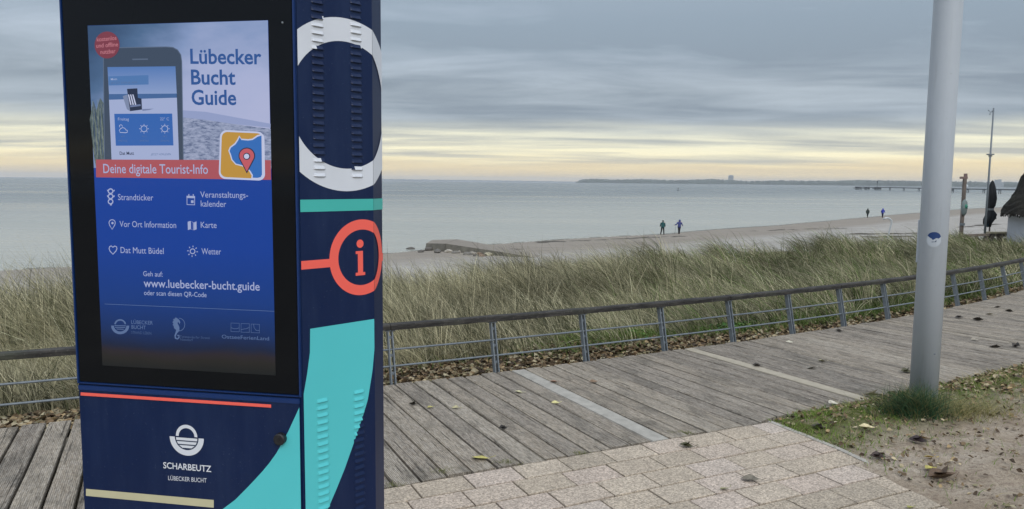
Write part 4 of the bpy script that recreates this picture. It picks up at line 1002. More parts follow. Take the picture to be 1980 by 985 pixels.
# phone
ph = [(206, 312), (204, 105), (207, 97), (214, 94), (325, 92), (338, 93), (347, 98), (353, 107), (355, 120), (358, 312)]
scr('phone_body', ph, g_phone, 4); sstroke('phone_rim', ph, 1.6, g_rim, 5)
scr('phone_speaker', [(260, 115), (260, 117.5), (290, 117), (290, 114.5)], g_rim, 6)
scr('phone_screen_sky', [(212, 131), (343, 129.5), (345.5, 183), (215, 184)], M_spho, 6)
scr('phone_screen_sea', [(215, 183), (345.5, 182), (345.7, 190), (215, 194)], g_seab, 7)
scr('phone_screen_sand', [(215, 193), (345.7, 189.5), (350, 312), (220, 312)], g_pale, 6)
scr('label_box', [(214, 149), (291, 146.5), (291.5, 164.5), (214.5, 166.5)], g_label, 7)
stext('Moin', (219, 156.5), (231, 156), 4, g_pale, 8, .01); stext('JETZT DEINE APP', (219, 163.5), (270, 162.5), 3.6, g_dim, 8)
scr('beach_chair_hood', [(250, 173), (270, 172), (271, 190), (278, 192), (279, 213), (256, 216), (253, 196)], g_dk, 8)
scr('beach_chair_side', [(242, 187), (251, 184), (256, 216), (250, 212)], glow('display_chair', '#7683a2'), 9)
for k_ in range(3): scr('chair_stripe', [(252+k_*4.2, 184), (254.2+k_*4.2, 183.8), (259+k_*4.6, 203.5), (256.5+k_*4.6, 204)], g_icow, 9)
scr('chair_seat', [(256, 205), (276, 202.5), (277, 206), (257, 208.5)], glow('display_seat', '#66749a'), 9)
scr('chair_shadow', [(279, 212), (302, 211), (292, 214), (280, 215.5)], glow('display_shadow', '#6f7ba0'), 8)
scr('weather_card', [(225.5, 221), (337, 220.5), (339.5, 282), (228.5, 282.5)], g_card, 8)
stext('Freitag', (233, 234), (254, 234), 5.6, g_pale, 9); stext('22° C', (314, 233.5), (331, 233.5), 5.2, g_pale, 9)
for i_, x_ in enumerate((283, 323)):
    sstroke('sun_ring', circ((x_, 249.8), 5.8, 5.8, 20), 1.0, g_icow, 9, True)
    for q_ in range(8):
        a_ = q_*PI/4; sstroke('sun_ray', [(x_+7.2*math.cos(a_), 249.8+7.2*math.sin(a_)), (x_+9.2*math.cos(a_), 249.8+9.2*math.sin(a_))], 1.0, g_icow, 9)
sstroke('cloud_outline', [(237, 257), (235.5, 253), (238, 249.5), (242, 247.5), (246, 249), (248, 252), (251, 253), (251, 256.5), (248, 257.5)], 1.0, g_icow, 9, True)
sstroke('sun_behind_cloud', circ((238.5, 245), 2.8, 2.8, 10, PI*.75, PI*2.1), .9, g_icow, 9)
for x_, s1 in ((243, '4°C'), (284, '10°C'), (324, '18°C')):
    stext(s1, (x_-4, 266), (x_+4, 266), 3, g_dim, 9)
for x_, s1 in ((243, 'FREITAG'), (284, 'SAMSTAG'), (324, 'SONNTAG')): stext(s1, (x_-9, 274.5), (x_+8, 274.5), 3.2, g_dim, 9)
stext('Dat Mutt', (236, 300), (263.5, 300), 6.2, g_dk, 8, .012); stext('JETZT VORLESEN', (296, 301), (334, 300.6), 3.6, g_dim, 8, 0, .2)
scr('badge', circ((211.5, 88.5), 24, 26, 36), g_badge, 7)
g_bt = glow('badge_text', '#c27a86', .85)
stext('kostenlos', (192, 82), (230, 78.5), 8, g_bt, 8, .012); stext('und offline', (191, 94), (233, 91), 8, g_bt, 8, .012); stext('nutzbar', (199, 106), (228, 104), 8, g_bt, 8, .012)
stext('Lübecker', (371.5, 124), (508.5, 125), 28.5, g_title, 4, .02); stext('Bucht', (373, 164), (458.5, 164.5), 28.5, g_title, 4, .02); stext('Guide', (374, 203), (460, 203.5), 28.5, g_title, 4, .02)
scr('tourist_info_band', [(190.3, 309), (190.8, 343.2), (527.6, 348.2), (527, 310.2)], g_coral, 9)
stext('Deine digitale Tourist-Info', (205, 335), (406.5, 336.5), 17.5, g_txt, 10, .006)
# app icon: map tile with a pin
def rrect(c4, r_, n_=6):
    out = []
    P4 = [Vector(p) for p in c4]
    for i in range(4):
        p, a_, b3 = P4[i], (P4[(i-1) % 4]-P4[i]).normalized(), (P4[(i+1) % 4]-P4[i]).normalized()
        for k_ in range(n_+1):
            q_ = k_/n_*PI/2; out.append(tuple(p+a_*r_*(1-math.sin(q_))+b3*r_*(1-math.cos(q_))))
    return out
scr('app_icon_border', rrect([(430, 252), (515, 256), (516.5, 350), (427, 346)], 13), g_icow, 11)
scr('app_icon_ground', rrect([(433.5, 255.5), (512, 259), (513, 346.5), (430.5, 342.5)], 11), g_or, 12)
scr('app_icon_coast', [(467, 263), (471, 269), (484, 270), (492, 269), (502, 262), (511, 260), (512, 262), (513, 338), (510, 344.5), (503, 346.3), (490, 345.5), (491, 340), (487, 333), (482, 326), (472, 322), (460, 319), (452, 310), (449, 300), (446, 292), (449, 285), (458, 278), (463, 271)], g_icow, 13)
scr('app_icon_water', [(468, 266), (471.5, 271.5), (484, 272.6), (493, 271.5), (503, 265), (510, 263), (511, 338), (508.5, 343), (502, 344.5), (493, 344), (493.5, 339), (489, 331.5), (483, 324.4), (473, 320), (461, 317), (454, 309), (451.5, 300), (448.6, 292.5), (451, 286.5), (460, 280), (465, 272.5)], g_bl, 14)
pin = [(482, 335)]+[(482+15.5*math.cos(a_), 301.5+15.5*math.sin(a_)) for a_ in np.linspace(PI-.5+PI*.0, 2*PI+.5, 24)]
scr('map_pin_outline', [(482, 336)]+[(482+16*math.cos(a_), 302+16*math.sin(a_)) for a_ in np.linspace(PI*.88, PI*2.12, 24)], g_dk, 15)
scr('map_pin', [(482, 332)]+[(482+14*math.cos(a_), 302+14*math.sin(a_)) for a_ in np.linspace(PI*.88, PI*2.12, 24)], glow('display_pin', '#b85560'), 16)
scr('map_pin_hole', circ((482, 303), 6.8, 6.8, 20), g_dk, 17); scr('map_pin_dot', circ((482, 303), 5, 5, 20), g_icow, 18)
# menu
stext('Strandticker', (232, 387), (300, 388), 11.5, g_txt, 4, 0); stext('Veranstaltungs-', (390.5, 382), (482.5, 383.2), 11.5, g_txt, 4, 0); stext('kalender', (391.5, 399.5), (440.5, 400.5), 11.5, g_txt, 4, 0)
stext('Vor Ort Information', (235, 438.7), (344, 441), 11.5, g_txt, 4, 0); stext('Karte', (391.5, 440.5), (422, 441), 11.5, g_txt, 4, 0)
stext('Dat Mutt Büdel', (237, 489), (320, 491), 11.5, g_txt, 4, 0); stext('Wetter', (393, 491.5), (430.5, 492), 11.5, g_txt, 4, 0)
# icons
for k_, y_ in enumerate((370, 380, 390)):
    sstroke('signal_ring', circ((217.5, y_), 4.4, 4.4, 18), 2.4, g_txt, 4, True)
scr('signal_fin', [(210, 367), (213, 368.5), (213, 371), (210.5, 370)], g_txt); scr('signal_fin', [(225, 367), (222, 368.5), (222, 371), (224.5, 370)], g_txt)
scr('signal_fin', [(210, 378), (213, 378.5), (213, 382), (210.5, 381)], g_txt); scr('signal_fin', [(225, 378), (222, 378.5), (222, 382), (224.5, 381)], g_txt)
scr('signal_foot', [(215.5, 394), (219.5, 394), (219, 397.5), (216, 397.5)], g_txt)
def rect_ring(n_, x0, y0, x1, y1, w_, mat=g_txt, lay=4): return sstroke(n_, [(x0, y0), (x1, y0+.5), (x1, y1+.5), (x0, y1)], w_, mat, lay, True)
rect_ring('calendar_frame', 364.8, 379.5, 379.5, 395.8, 1.8); scr('calendar_head', [(364, 379), (380.3, 379.5), (380.3, 383.6), (364, 383)], g_txt, 4); scr('calendar_day', [(372.5, 387.5), (377.5, 387.7), (377.5, 393), (372.5, 392.8)], g_txt, 4)
for x_ in (367.5, 376): scr('calendar_tab', [(x_, 375.8), (x_+1.8, 375.8), (x_+1.8, 379), (x_, 379)], g_txt, 4)
sstroke('place_pin', [(220.5, 443.5), (215.8, 436)]+[(220.5+6*math.cos(a_), 431+6*math.sin(a_)) for a_ in np.linspace(PI*.95, PI*2.05, 14)]+[(225.2, 436)], 1.6, g_txt, 4, True); scr('place_pin_dot', circ((220.5, 431.5), 2.3, 2.3, 14), g_txt)
scr('map_panel', [(365.5, 429), (371, 427.5), (371.5, 443), (366, 445)], g_txt); sstroke('map_fold', [(371.8, 427.8), (376.8, 430.3), (377, 445), (372, 443)], 1.2, g_txt, 4, True); scr('map_panel', [(377.5, 430.5), (382.5, 428), (382.8, 443.5), (377.7, 445.3)], g_txt)
sstroke('heart_outline', [(222, 491.5), (216.5, 485.5), (214.6, 481), (215.5, 477), (218.5, 475.4), (222, 478), (225.6, 475.6), (229, 477.3), (229.8, 481), (227.6, 485.6)], 1.9, g_txt, 4, True)
sstroke('weather_sun', circ((375.5, 485.8), 4.6, 4.6, 18), 1.8, g_txt, 4, True)
for q_ in range(8):
    a_ = q_*PI/4+.1; sstroke('weather_sun_ray', [(375.5+7.6*math.cos(a_), 485.8+8*math.sin(a_)), (375.5+10.2*math.cos(a_), 485.8+10.8*math.sin(a_))], 1.8, g_txt, 4)
stext('Geh auf:', (280.5, 533.5), (318, 534.8), 9.4, g_txt, 4); stext('www.luebecker-bucht.guide', (281.5, 554.5), (505, 561.5), 15.5, g_txt, 4, .008); stext('oder scan diesen QR-Code', (282, 570), (402.5, 574.3), 9, g_pale, 4)
sstroke('divider', [(206, 587.3), (533, 601.4)], .9, g_dim, 4)
# partner logos at the foot of the page
fc = (236, 628.5)
for nm, aa, r0_, r1_, dy in (('partner_arc', (PI+.12, 2*PI-.12), 8.5, 11.5, -1), ('partner_bowl', (0, PI), 12, 17.5, .5)):
    A_ = np.linspace(aa[0], aa[1], 20); scr(nm, [(fc[0]+r1_*math.cos(a_), fc[1]+dy+r1_*math.sin(a_)*.95) for a_ in A_]+[(fc[0]+r0_*math.cos(a_), fc[1]+dy+r0_*math.sin(a_)*.95) for a_ in A_[::-1]], g_dim, 4)
for k_, w_ in enumerate((11, 10, 7)): sstroke('partner_wave', [(fc[0]-w_, fc[1]+.5+k_*3.3), (fc[0]+w_, fc[1]+1+k_*3.3)], 1.5, g_dim, 4)
stext('LÜBECKER', (257.5, 625.5), (299, 627.2), 7, g_dim, 4, .006); stext('BUCHT', (258, 635), (285.5, 636.3), 7, g_dim, 4, .006); stext('STRAND LEBEN.', (257.5, 644.5), (297.5, 646.5), 5.2, g_dim2, 4)
sstroke('logo_ring', circ((349.5, 627), 11, 12.2, 20, -PI*.5, PI*.55), 1.1, g_dim, 4)
scr('seahorse', [(343, 613), (346, 615), (349.5, 617.5), (352, 622), (350.5, 626.5), (348, 621.5), (346.5, 624), (350.3, 632), (350, 639), (345.5, 644), (343, 650), (345, 654), (348, 652), (348.5, 648.5), (345.5, 649), (346.5, 646.5), (350, 647.5), (350.5, 652.5), (346.5, 656), (341.5, 654), (340.5, 648.5), (342.5, 642.5), (344, 637.5), (340, 634), (339, 629.5), (337, 627.5), (338.6, 625), (336.6, 622), (339, 620), (338, 616.5), (341, 616)], g_dim, 4)
stext('Timmendorfer Strand', (351, 652.3), (408, 655), 4.6, g_dim2, 4); stext('Niendorf', (352, 657.8), (376, 659), 4.6, g_dim2, 4)
for k_, x_ in enumerate((449.5, 469, 488.5)): rect_ring('logo_square', x_, 624+k_, x_+16, 640+k_+.5, .9, g_dim, 4)
sstroke('logo_wave', [(450, 633), (455, 635), (461, 635), (465.5, 633)], .8, g_dim, 4); sstroke('logo_wave', [(469.3, 637), (474, 635.5), (479, 635), (485, 632.5)], .8, g_dim, 4); sstroke('logo_wave', [(493, 626), (494, 633), (498, 638), (504, 638.5)], .8, g_dim, 4)
stext('OstseeFerienLand', (432, 653.5), (523, 657.5), 7, g_dim, 4, .0)
mb = MB(); cs_ = FP(548, 45); mb.tube([fw(*cs_, .005), fw(*cs_, .0072)], [.0032, .0032], 14); mb.build('light_sensor', M_steel, glassp, True)

# --- bevelled right face with printed graphics
def cliph(poly, x0, keep_less):
    out = []
    f_ = (lambda p: p[0]-x0) if keep_less else (lambda p: x0-p[0])
    for i in range(len(poly)):
        a_, b3 = poly[i], poly[(i+1) % len(poly)]; da, db = f_(a_), f_(b3)
        if da <= 0: out.append(a_)
        if (da < 0 < db) or (db < 0 < da): k_ = da/(da-db); out.append((a_[0]+(b3[0]-a_[0])*k_, a_[1]+(b3[1]-a_[1])*k_))
    return out
V0 = .0035; V1 = LS+LR-.001
def spolys(name, polys, mat, off, par):
    vs = []; fs = []
    for P_l in polys:
        for lo_, hi_ in ((V0, LS), (LS, V1)):
            q_ = cliph(cliph(P_l, lo_, False), hi_, True)
            if len(q_) < 3: continue
            ar = sum(q_[i][0]*q_[(i+1) % len(q_)][1]-q_[(i+1) % len(q_)][0]*q_[i][1] for i in range(len(q_)))
            if abs(ar) < 1e-9: continue
            if ar < 0: q_ = q_[::-1]
            k_ = len(vs)
            for a_, z_ in q_:
                if lo_ == V0: p = KC+d1*a_+n1*off
                else: p = KB+d2*(a_-LS)+n2*off
                vs.append((p.x, p.y, z_))
            fs.append(tuple(range(k_, len(vs))))
    return mk(name, vs, fs, mat, par)
def ring(c_, r0_, r1_, n_=72):
    A_ = np.linspace(0, 2*PI, n_+1)
    return [[(c_[0]+r1_*math.cos(A_[i]), c_[1]+r1_*math.sin(A_[i])), (c_[0]+r1_*math.cos(A_[i+1]), c_[1]+r1_*math.sin(A_[i+1])), (c_[0]+r0_*math.cos(A_[i+1]), c_[1]+r0_*math.sin(A_[i+1])), (c_[0]+r0_*math.cos(A_[i]), c_[1]+r0_*math.sin(A_[i]))] for i in range(n_)]
# side panel plate standing slightly proud; its prints lie on it
mb = MB(); e_ = .0015
vs = [sw(.003, .075, e_), sw(LS, .075, e_), sw(LS, 2.41, e_), sw(.003, 2.41, e_)]; side = flat('side_panel', vs, M_navy, kiosk)
mb = MB(); a_ = KC-d1*.0005
mb.bar((a_.x, a_.y, .07), (a_.x, a_.y, 2.415), .006, .006); mb.build('corner_gasket', M_gasket_slot, kiosk)
SO = .0022; oc = (.17, 1.831)
spolys('ring_print', ring(oc, .1955, .266, 96), M_white, SO, side)
spolys('turquoise_band', [[(V0, 1.503), (.6, 1.503), (.6, 1.540), (V0, 1.540)]], M_teal2, SO, side)
ic = SP(688, 499); c_i = (.225, (SP(688, 425)[1]+SP(688, 572)[1])/2); ro = (SP(688, 425)[1]-SP(688, 572)[1])/2; ri = ro*.735
spolys('info_ring', ring(c_i, ri, ro, 80), M_coral, SO, side)
spolys('coral_line', [[(V0, 1.329), (c_i[0]-ri*.93-.01, 1.329), (c_i[0]-ri*.93-.01, 1.355), (V0, 1.355)]], M_coral, SO-.0003, side)
spolys('coral_line', [[(c_i[0]+ri*1.2, 1.329), (.5, 1.329), (.5, 1.355), (c_i[0]+ri*1.2, 1.355)]], M_coral, SO-.0003, side)
def c2(x_, y_): return SP(120+x_/2.737, 340+y_/2.737)
spolys('letter_i', [[c2(1552, 400), (c2(1590, 395)[0], c2(1552, 400)[1]), (c2(1590, 395)[0], c2(1552, 514)[1]), (c2(1602, 500)[0], c2(1552, 514)[1]), (c2(1602, 500)[0], c2(1552, 530)[1]), (c2(1552, 530)[0], c2(1552, 530)[1]), (c2(1552, 514)[0], c2(1552, 514)[1]), (c2(1564, 500)[0], c2(1552, 514)[1]), (c2(1564, 500)[0], c2(1552, 415)[1]), (c2(1552, 410)[0], c2(1552, 415)[1])]], M_coral, SO, side)
di = c2(1575, 360); spolys('letter_i_dot', [circ(di, .0135, .0135, 22)], M_coral, SO, side)
swr = [(725, 615), (724.9, 640), (723.5, 675), (719.5, 717), (710.5, 773), (701, 804.6), (685.7, 850), (666, 906), (649, 948), (633, 985), (606, 1040), (584, 1080)]
swl = [(584, 1080), (584.5, 780), (586.3, 762.6), (593, 724), (598.5, 682), (599, 636)]
# side boundary in panel metres, filled as strips between left and right outlines
RR = [SP(min(x_, 724.5), y_) for x_, y_ in swr]; LL = [SP(*p) for p in swl[::-1]]
zt = min(RR[0][1], LL[0][1]); zs = np.linspace(zt, .42, 70)
ri_ = lambda z_: float(np.interp(-z_, [-p[1] for p in RR], [min(p[0], LS-.001) for p in RR])); li_ = lambda z_: float(np.interp(-z_, [-p[1] for p in LL], [max(p[0], V0) for p in LL]))
TZ = zt
strips = [[(li_(zs[i]), zs[i]), (ri_(zs[i]), zs[i]), (ri_(zs[i+1]), zs[i+1]), (li_(zs[i+1]), zs[i+1])] for i in range(len(zs)-1)]
spolys('teal_wave', strips, M_teal, SO, side)
# louvres
def print_at(a_, z_):
    r_ = math.hypot(a_-oc[0], z_-oc[1])
    if .1955 < r_ < .266: return 1
    if z_ < TZ and z_ > .42 and li_(z_) <= a_ <= ri_(z_): return 2
    return 0
def louvre(a0, a1, zc, hgt):
    NSl = 8; vs = []; fs = []; mi = []; pr = .0052
    for i in range(NSl+1):
        a_ = a0+(a1-a0)*i/NSl; ed = min(1, min(i, NSl-i)/1.2) if 0 < i < NSl else 0
        for z_, o_f in ((zc+hgt/2, .0024), (zc-hgt*.25, .0024+pr*.8*ed), (zc-hgt/2, .0024+pr*ed), (zc-hgt/2+.001, .0024)):
            vs.append(sw(a_, z_, o_f))
    for i in range(NSl):
        m_ = print_at(a0+(a1-a0)*(i+.5)/NSl, zc)
        for k_ in range(3): fs.append((i*4+k_, i*4+k_+1, (i+1)*4+k_+1, (i+1)*4+k_)); mi.append(m_ if k_ < 2 else 3)  # hood underside painted black, standing in for the shade of an open slot
    mk('louvre', vs, fs, None, side, mats=[M_navy, M_white, M_teal, M_gasket_slot], mi=mi)
ua0, ua1 = SP(603, 200)[0], SP(627, 200)[0]; ub0, ub1 = SP(677.5, 200)[0], SP(699.5, 200)[0]
zu1 = SP(615, 338)[1]; zu0 = SP(613, 4)[1]; dz_ = (zu0-zu1)/23
for k_ in range(-8, 24):
    z_ = zu0-dz_*k_
    if z_ > 2.39: continue
    louvre(ua0, ua1, z_, .0108); louvre(ub0, ub1, z_, .0108)
la0, la1 = SP(612, 850)[0], SP(635.5, 850)[0]; lb0, lb1 = SP(683.5, 850)[0], SP(704.5, 850)[0]; zl = SP(624, 773)[1]
for k_ in range(0, 32):
    z_ = zl-k_*.0232
    louvre(la0, la1, z_, .0108); louvre(lb0, lb1, z_, .0108)
# ------------------------------------------------------------------ people on the beach
def loft(rings, n=12):
    """rings: (x, y, z, rx, ry) bottom to top"""
    vs = []; fs = []
    for x_, y_, z_, rx_, ry_ in rings: vs += [(x_+rx_*math.cos(2*PI*k_/n), y_+ry_*math.sin(2*PI*k_/n), z_) for k_ in range(n)]
    for i in range(len(rings)-1):
        for k_ in range(n): fs.append((i*n+k_, i*n+(k_+1) % n, (i+1)*n+(k_+1) % n, (i+1)*n+k_))
    fs += [tuple(range(n-1, -1, -1)), tuple((len(rings)-1)*n+k_ for k_ in range(n))]
    return vs, fs
M_skin = simple('skin', '#b08a74', .6)
def skin_body(name, joints, edges, radii, mat, parent):
    me = bpy.data.meshes.new(name); me.from_pydata(joints, edges, []); o_t = bpy.data.objects.new('tmp', me); COL.objects.link(o_t)
    md = o_t.modifiers.new('s', 'SKIN'); 
    sv = me.skin_vertices[0].data if me.skin_vertices else None
    if sv is None:
        bpy.context.view_layer.update(); sv = me.skin_vertices[0].data if me.skin_vertices else None
    if sv is None: me.attributes; 
    if sv is not None:
        for i, r_ in enumerate(radii): sv[i].radius = (r_, r_)
        sv[0].use_root = True
    sub = o_t.modifiers.new('b', 'SUBSURF'); sub.levels = 1; sub.render_levels = 1
    bpy.context.view_layer.update()
    m2 = bpy.data.meshes.new_from_object(o_t.evaluated_get(bpy.context.evaluated_depsgraph_get())); m2.name = name
    bpy.data.objects.remove(o_t)
    m2.materials.clear(); m2.materials.append(mat); o = bpy.data.objects.new(name, m2); COL.objects.link(o); setp(o, parent)
    m2.polygons.foreach_set('use_smooth', [True]*len(m2.polygons)); return o
def person(px, py, Y, label, jac, tro, hair, pose, hood=False, coat=0.0, ht=1.72):
    """local frame: +x to the right of the picture, +y away from the camera"""
    foot = at(px, py, Y); gz = float(dune_z(foot.x, foot.y)); foot.z = gz
    root = empty('person', foot, label, 'person', 'walkers on the beach'); root.rotation_euler.z = -math.atan2(foot.x, foot.y)
    J = pose
    names = list(J); idx_ = {k_: i for i, k_ in enumerate(names)}
    RAD = dict(pelvis=.13, spine=.125, chest=.15, neck=.055, head=.095, crown=.085, sh_l=.075, sh_r=.075, el_l=.048, el_r=.048, wr_l=.032, wr_r=.032, ha_l=.035, ha_r=.035, hi_l=.095, hi_r=.095, kn_l=.062, kn_r=.062, an_l=.042, an_r=.042, to_l=.04, to_r=.04)
    E_ = [('pelvis', 'spine'), ('spine', 'chest'), ('chest', 'neck'), ('neck', 'head'), ('head', 'crown'), ('chest', 'sh_l'), ('chest', 'sh_r'), ('sh_l', 'el_l'), ('el_l', 'wr_l'), ('wr_l', 'ha_l'), ('sh_r', 'el_r'), ('el_r', 'wr_r'), ('wr_r', 'ha_r'), ('pelvis', 'hi_l'), ('pelvis', 'hi_r'), ('hi_l', 'kn_l'), ('kn_l', 'an_l'), ('an_l', 'to_l'), ('hi_r', 'kn_r'), ('kn_r', 'an_r'), ('an_r', 'to_r')]
    M_r = wmat(root); W = lambda p: M_r @ Vector(p)
    skin_body('body', [tuple(W(J[k_])) for k_ in names], [(idx_[a_], idx_[b3]) for a_, b3 in E_], [RAD[k_] for k_ in names], M_skin, root)
    jm = simple('jacket_'+jac[1:], jac, .8, var=.2, scale=6) if 'jacket_'+jac[1:] not in MATS else MATS['jacket_'+jac[1:]]
    tm = simple('trousers_'+tro[1:], tro, .85, var=.2) if 'trousers_'+tro[1:] not in MATS else MATS['trousers_'+tro[1:]]
    V_ = {k_: Vector(q) for k_, q in J.items()}
    mb = MB(); pv_, ch, nk = V_['pelvis'], V_['chest'], V_['neck']; hem = pv_.z-.12-coat
    vs, fs = loft([(pv_.x, pv_.y, hem, .20+coat*.1, .15+coat*.05), (pv_.x, pv_.y, pv_.z, .195, .15), (V_['spine'].x, V_['spine'].y, V_['spine'].z, .185, .14), (ch.x, ch.y, ch.z, .225, .15), (ch.x, ch.y, ch.z+.10, .20, .13), (nk.x, nk.y, nk.z+.0, .10, .10), (nk.x, nk.y, nk.z+.05, .075, .08)], 14)
    mb.add([W(v_) for v_ in vs], fs)
    for sd_ in 'lr': mb.tube([W(V_['sh_'+sd_]), W(V_['sh_'+sd_]*.5+V_['el_'+sd_]*.5), W(V_['el_'+sd_]), W(V_['wr_'+sd_])], [.085, .075, .068, .055], 10)
    jk = mb.build('jacket', jm, root, True); jk['kind'] = 'part'; del jk['kind']
    if hood:
        mb = MB(); hd = V_['head']; vs, fs = loft([(hd.x, hd.y-.02, hd.z-.13, .11, .12), (hd.x, hd.y-.01, hd.z-.03, .13, .14), (hd.x, hd.y, hd.z+.07, .12, .13), (hd.x, hd.y, hd.z+.15, .07, .08)], 12); mb.add([W(v_) for v_ in vs], fs); mb.build('hood', jm, jk, True)
    else:
        mb = MB(); hd = V_['head']; vs, fs = loft([(hd.x, hd.y-.02, hd.z-.02, .095, .105), (hd.x, hd.y-.01, hd.z+.06, .10, .11), (hd.x, hd.y, hd.z+.125, .06, .07), (hd.x, hd.y, hd.z+.135, .02, .02)], 12); mb.add([W(v_) for v_ in vs], fs); mb.build('hat', simple('hat_'+hair[1:], hair, .9) if 'hat_'+hair[1:] not in MATS else MATS['hat_'+hair[1:]], root, True)
    for sd_ in 'lr':
        mb = MB(); mb.tube([W(V_['hi_'+sd_]+Vector((0, 0, .06))), W(V_['hi_'+sd_]), W(V_['kn_'+sd_]), W(V_['an_'+sd_]+Vector((0, 0, .02)))], [.10, .105, .08, .066], 10); mb.build('trouser_leg', tm, root, True)
        mb = MB(); a_ = W(V_['an_'+sd_]); b3 = W(V_['to_'+sd_]); mb.tube([a_+Vector((0, 0, .06)), a_-Vector((0, 0, .02)), a_*.5+b3*.5-Vector((0, 0, .02)), b3-Vector((0, 0, .005))], [.055, .062, .055, .04], 8); mb.build('shoe', simple('shoe_dark', '#1c1c1e', .7) if 'shoe_dark' not in MATS else MATS['shoe_dark'], root, True)
    return root
def stand(legw=.12, la=(0, 0), ra=(0, 0), lean=0.0, step=0.0, cross=0.0):
    return dict(pelvis=(0, 0, .94), spine=(lean*.3, 0, 1.12), chest=(lean*.7, 0, 1.33), neck=(lean, 0, 1.47), head=(lean*1.1, .01, 1.58), crown=(lean*1.1, .01, 1.66),
                sh_l=(-.19+lean, 0, 1.40), sh_r=(.19+lean, 0, 1.40), el_l=(-.25+la[0]*.4+lean, la[1]*.5, 1.14), el_r=(.25+ra[0]*.4+lean, ra[1]*.5, 1.14), wr_l=(-.26+la[0]+lean, .04+la[1], .93+abs(la[0])*.5), wr_r=(.26+ra[0]+lean, .04+ra[1], .93+abs(ra[0])*.5),
                ha_l=(-.27+la[0]*1.3+lean, .05+la[1], .85+abs(la[0])*.6), ha_r=(.27+ra[0]*1.2+lean, .05+ra[1], .85+abs(ra[0])*.6),
                hi_l=(-.09, 0, .88), hi_r=(.09, 0, .88), kn_l=(-.10-legw*.3+cross, .06*step, .50), kn_r=(.10+legw*.3-cross, -.10*step, .50), an_l=(-.10-legw+cross*1.7, .16*step, .09), an_r=(.10+legw*.5-cross*1.7, -.22*step, .10), to_l=(-.12-legw+cross*1.7, .16*step+.14, .035), to_r=(.12+legw*.5-cross*1.7, -.22*step+.14, .035))
person(1281, 453.5, 89, 'person in teal jacket and dark trousers standing by the water, left of the nearer pair', '#174a4c', '#121417', '#20262a', stand(.11, (-.06, .05), (-.02, 0), .02))
p2 = person(1313, 453.0, 89.5, 'person in purple blue jacket holding out one arm, right of the nearer pair', '#3c4478', '#1b1e26', '#4a4c66', stand(.02, (-.30, -.1), (.10, .0), .03, .5, .05), hood=True, coat=.04)
person(1677, 425.5, 140, 'person in dark green coat walking away along the water edge', '#22302c', '#15181a', '#1e2422', stand(.0, (.02, .05), (-.02, -.05), 0, .6, .06), hood=True, coat=.12)
person(1706, 425.0, 139, 'person in bright blue jacket walking along the water edge', '#25359a', '#1a1c3a', '#1f2a78', stand(.02, (-.05, .08), (.06, -.08), .03, .9, .05), hood=True)
f2 = at(1305, 440, 89); mb = MB(); gz = float(dune_z(f2.x, f2.y)); mb.tube([(f2.x, f2.y, gz), (f2.x+.12, f2.y, gz+1.12)], .016, 6); o = mb.build('walking_pole', simple('grey_pole', '#6f7478', .5)); tag(o, 'thin walking pole planted in front of the purple jacket', 'walking pole')

# ------------------------------------------------------------------ groyne and stones
M_conc, t, b = new_mat('groyne_stone'); v = coords(t)
c = tramp(t, tnoise(t, v, 1.2, 6, .65), [(.3, lin('#4b4841')), (.7, lin('#6d695f'))]); c = tmix(t, tramp(t, tnoise(t, v, 5, 4, .6, (3, 1, .3)), [(.5, (0, 0, 0)), (.8, (.5, .5, .5))]), c, lin('#4c4a40'))
t.links.new(c, b.inputs['Base Color']); b.inputs['Roughness'].default_value = .9; tbump(t, b, tnoise(t, v, 6, 5), .6, .05)
def G2(px, py, z): d_ = ray(px, py); t_ = (z-H)/d_.z; return Vector((d_.x*t_, d_.y*t_, z))
M_capt = simple('sand_dusted_stone', '#7d766d', .95, var=.12, scale=2)
zg0, zt0 = -4.42, -3.95
a_ = G2(824, 481, zg0); tl = G2(836, 465.5, -3.78); 
fl = Vector((a_.x, a_.y, zt0)); ends = G2(1030, 500, -3.75)
crown_l = G2(862, 471.5, -3.72); back_l = G2(836, 464.2, -3.80); back_m = G2(884, 463.0, -3.72); back_r = G2(958, 476, -3.9); fr_top = G2(1035, 497, -3.62); fr_bot = Vector((fr_top.x, fr_top.y, -4.6)); lo1 = G2(870, 484, -4.4)
groyne = empty('groyne', (a_.x, a_.y, zg0), 'low grey stone groyne sloping from the sand into the water', 'groyne')
def GB(px, py, up):
    d_ = ray(px, py); t_ = 60.0
    for _ in range(30): z_ = float(dune_z(d_.x*t_, d_.y*t_))+up; t_ = .5*t_+.5*(z_-H)/d_.z
    return Vector((d_.x*t_, d_.y*t_, z_))
front_top = [fl, crown_l, GB(925, 481, .42), GB(985, 490, .26), GB(1060, 503, -.12)]
front_bot = [Vector((p.x-.1, p.y-.55, -4.75)) for p in front_top]
back_top = [back_l, back_m, G2(912, 467.5, -3.78), GB(962, 476.5, .12), GB(1080, 497, -.15)]
back_bot = [Vector((p.x+.3, p.y+.5, -4.8)) for p in back_top]
n_ = 5
for i in range(4):
    vs = [front_bot[i], front_bot[i+1], front_top[i+1]-Vector((0, 0, .0)), front_top[i], back_top[i], back_top[i+1], back_bot[i+1], back_bot[i]]
    e1 = (vs[1]-vs[0])*.006; vs = [v_+(e1 if k_ in (0, 3, 4, 7) else -e1) for k_, v_ in enumerate(vs)]
    mk('stone_course', vs, [(0, 1, 2, 3), (3, 2, 5, 4), (4, 5, 6, 7), (0, 3, 4, 7), (1, 6, 5, 2), (0, 7, 6, 1)], M_conc, groyne, mats=[M_conc, M_capt], mi=[0, 1, 0, 0, 0, 0])
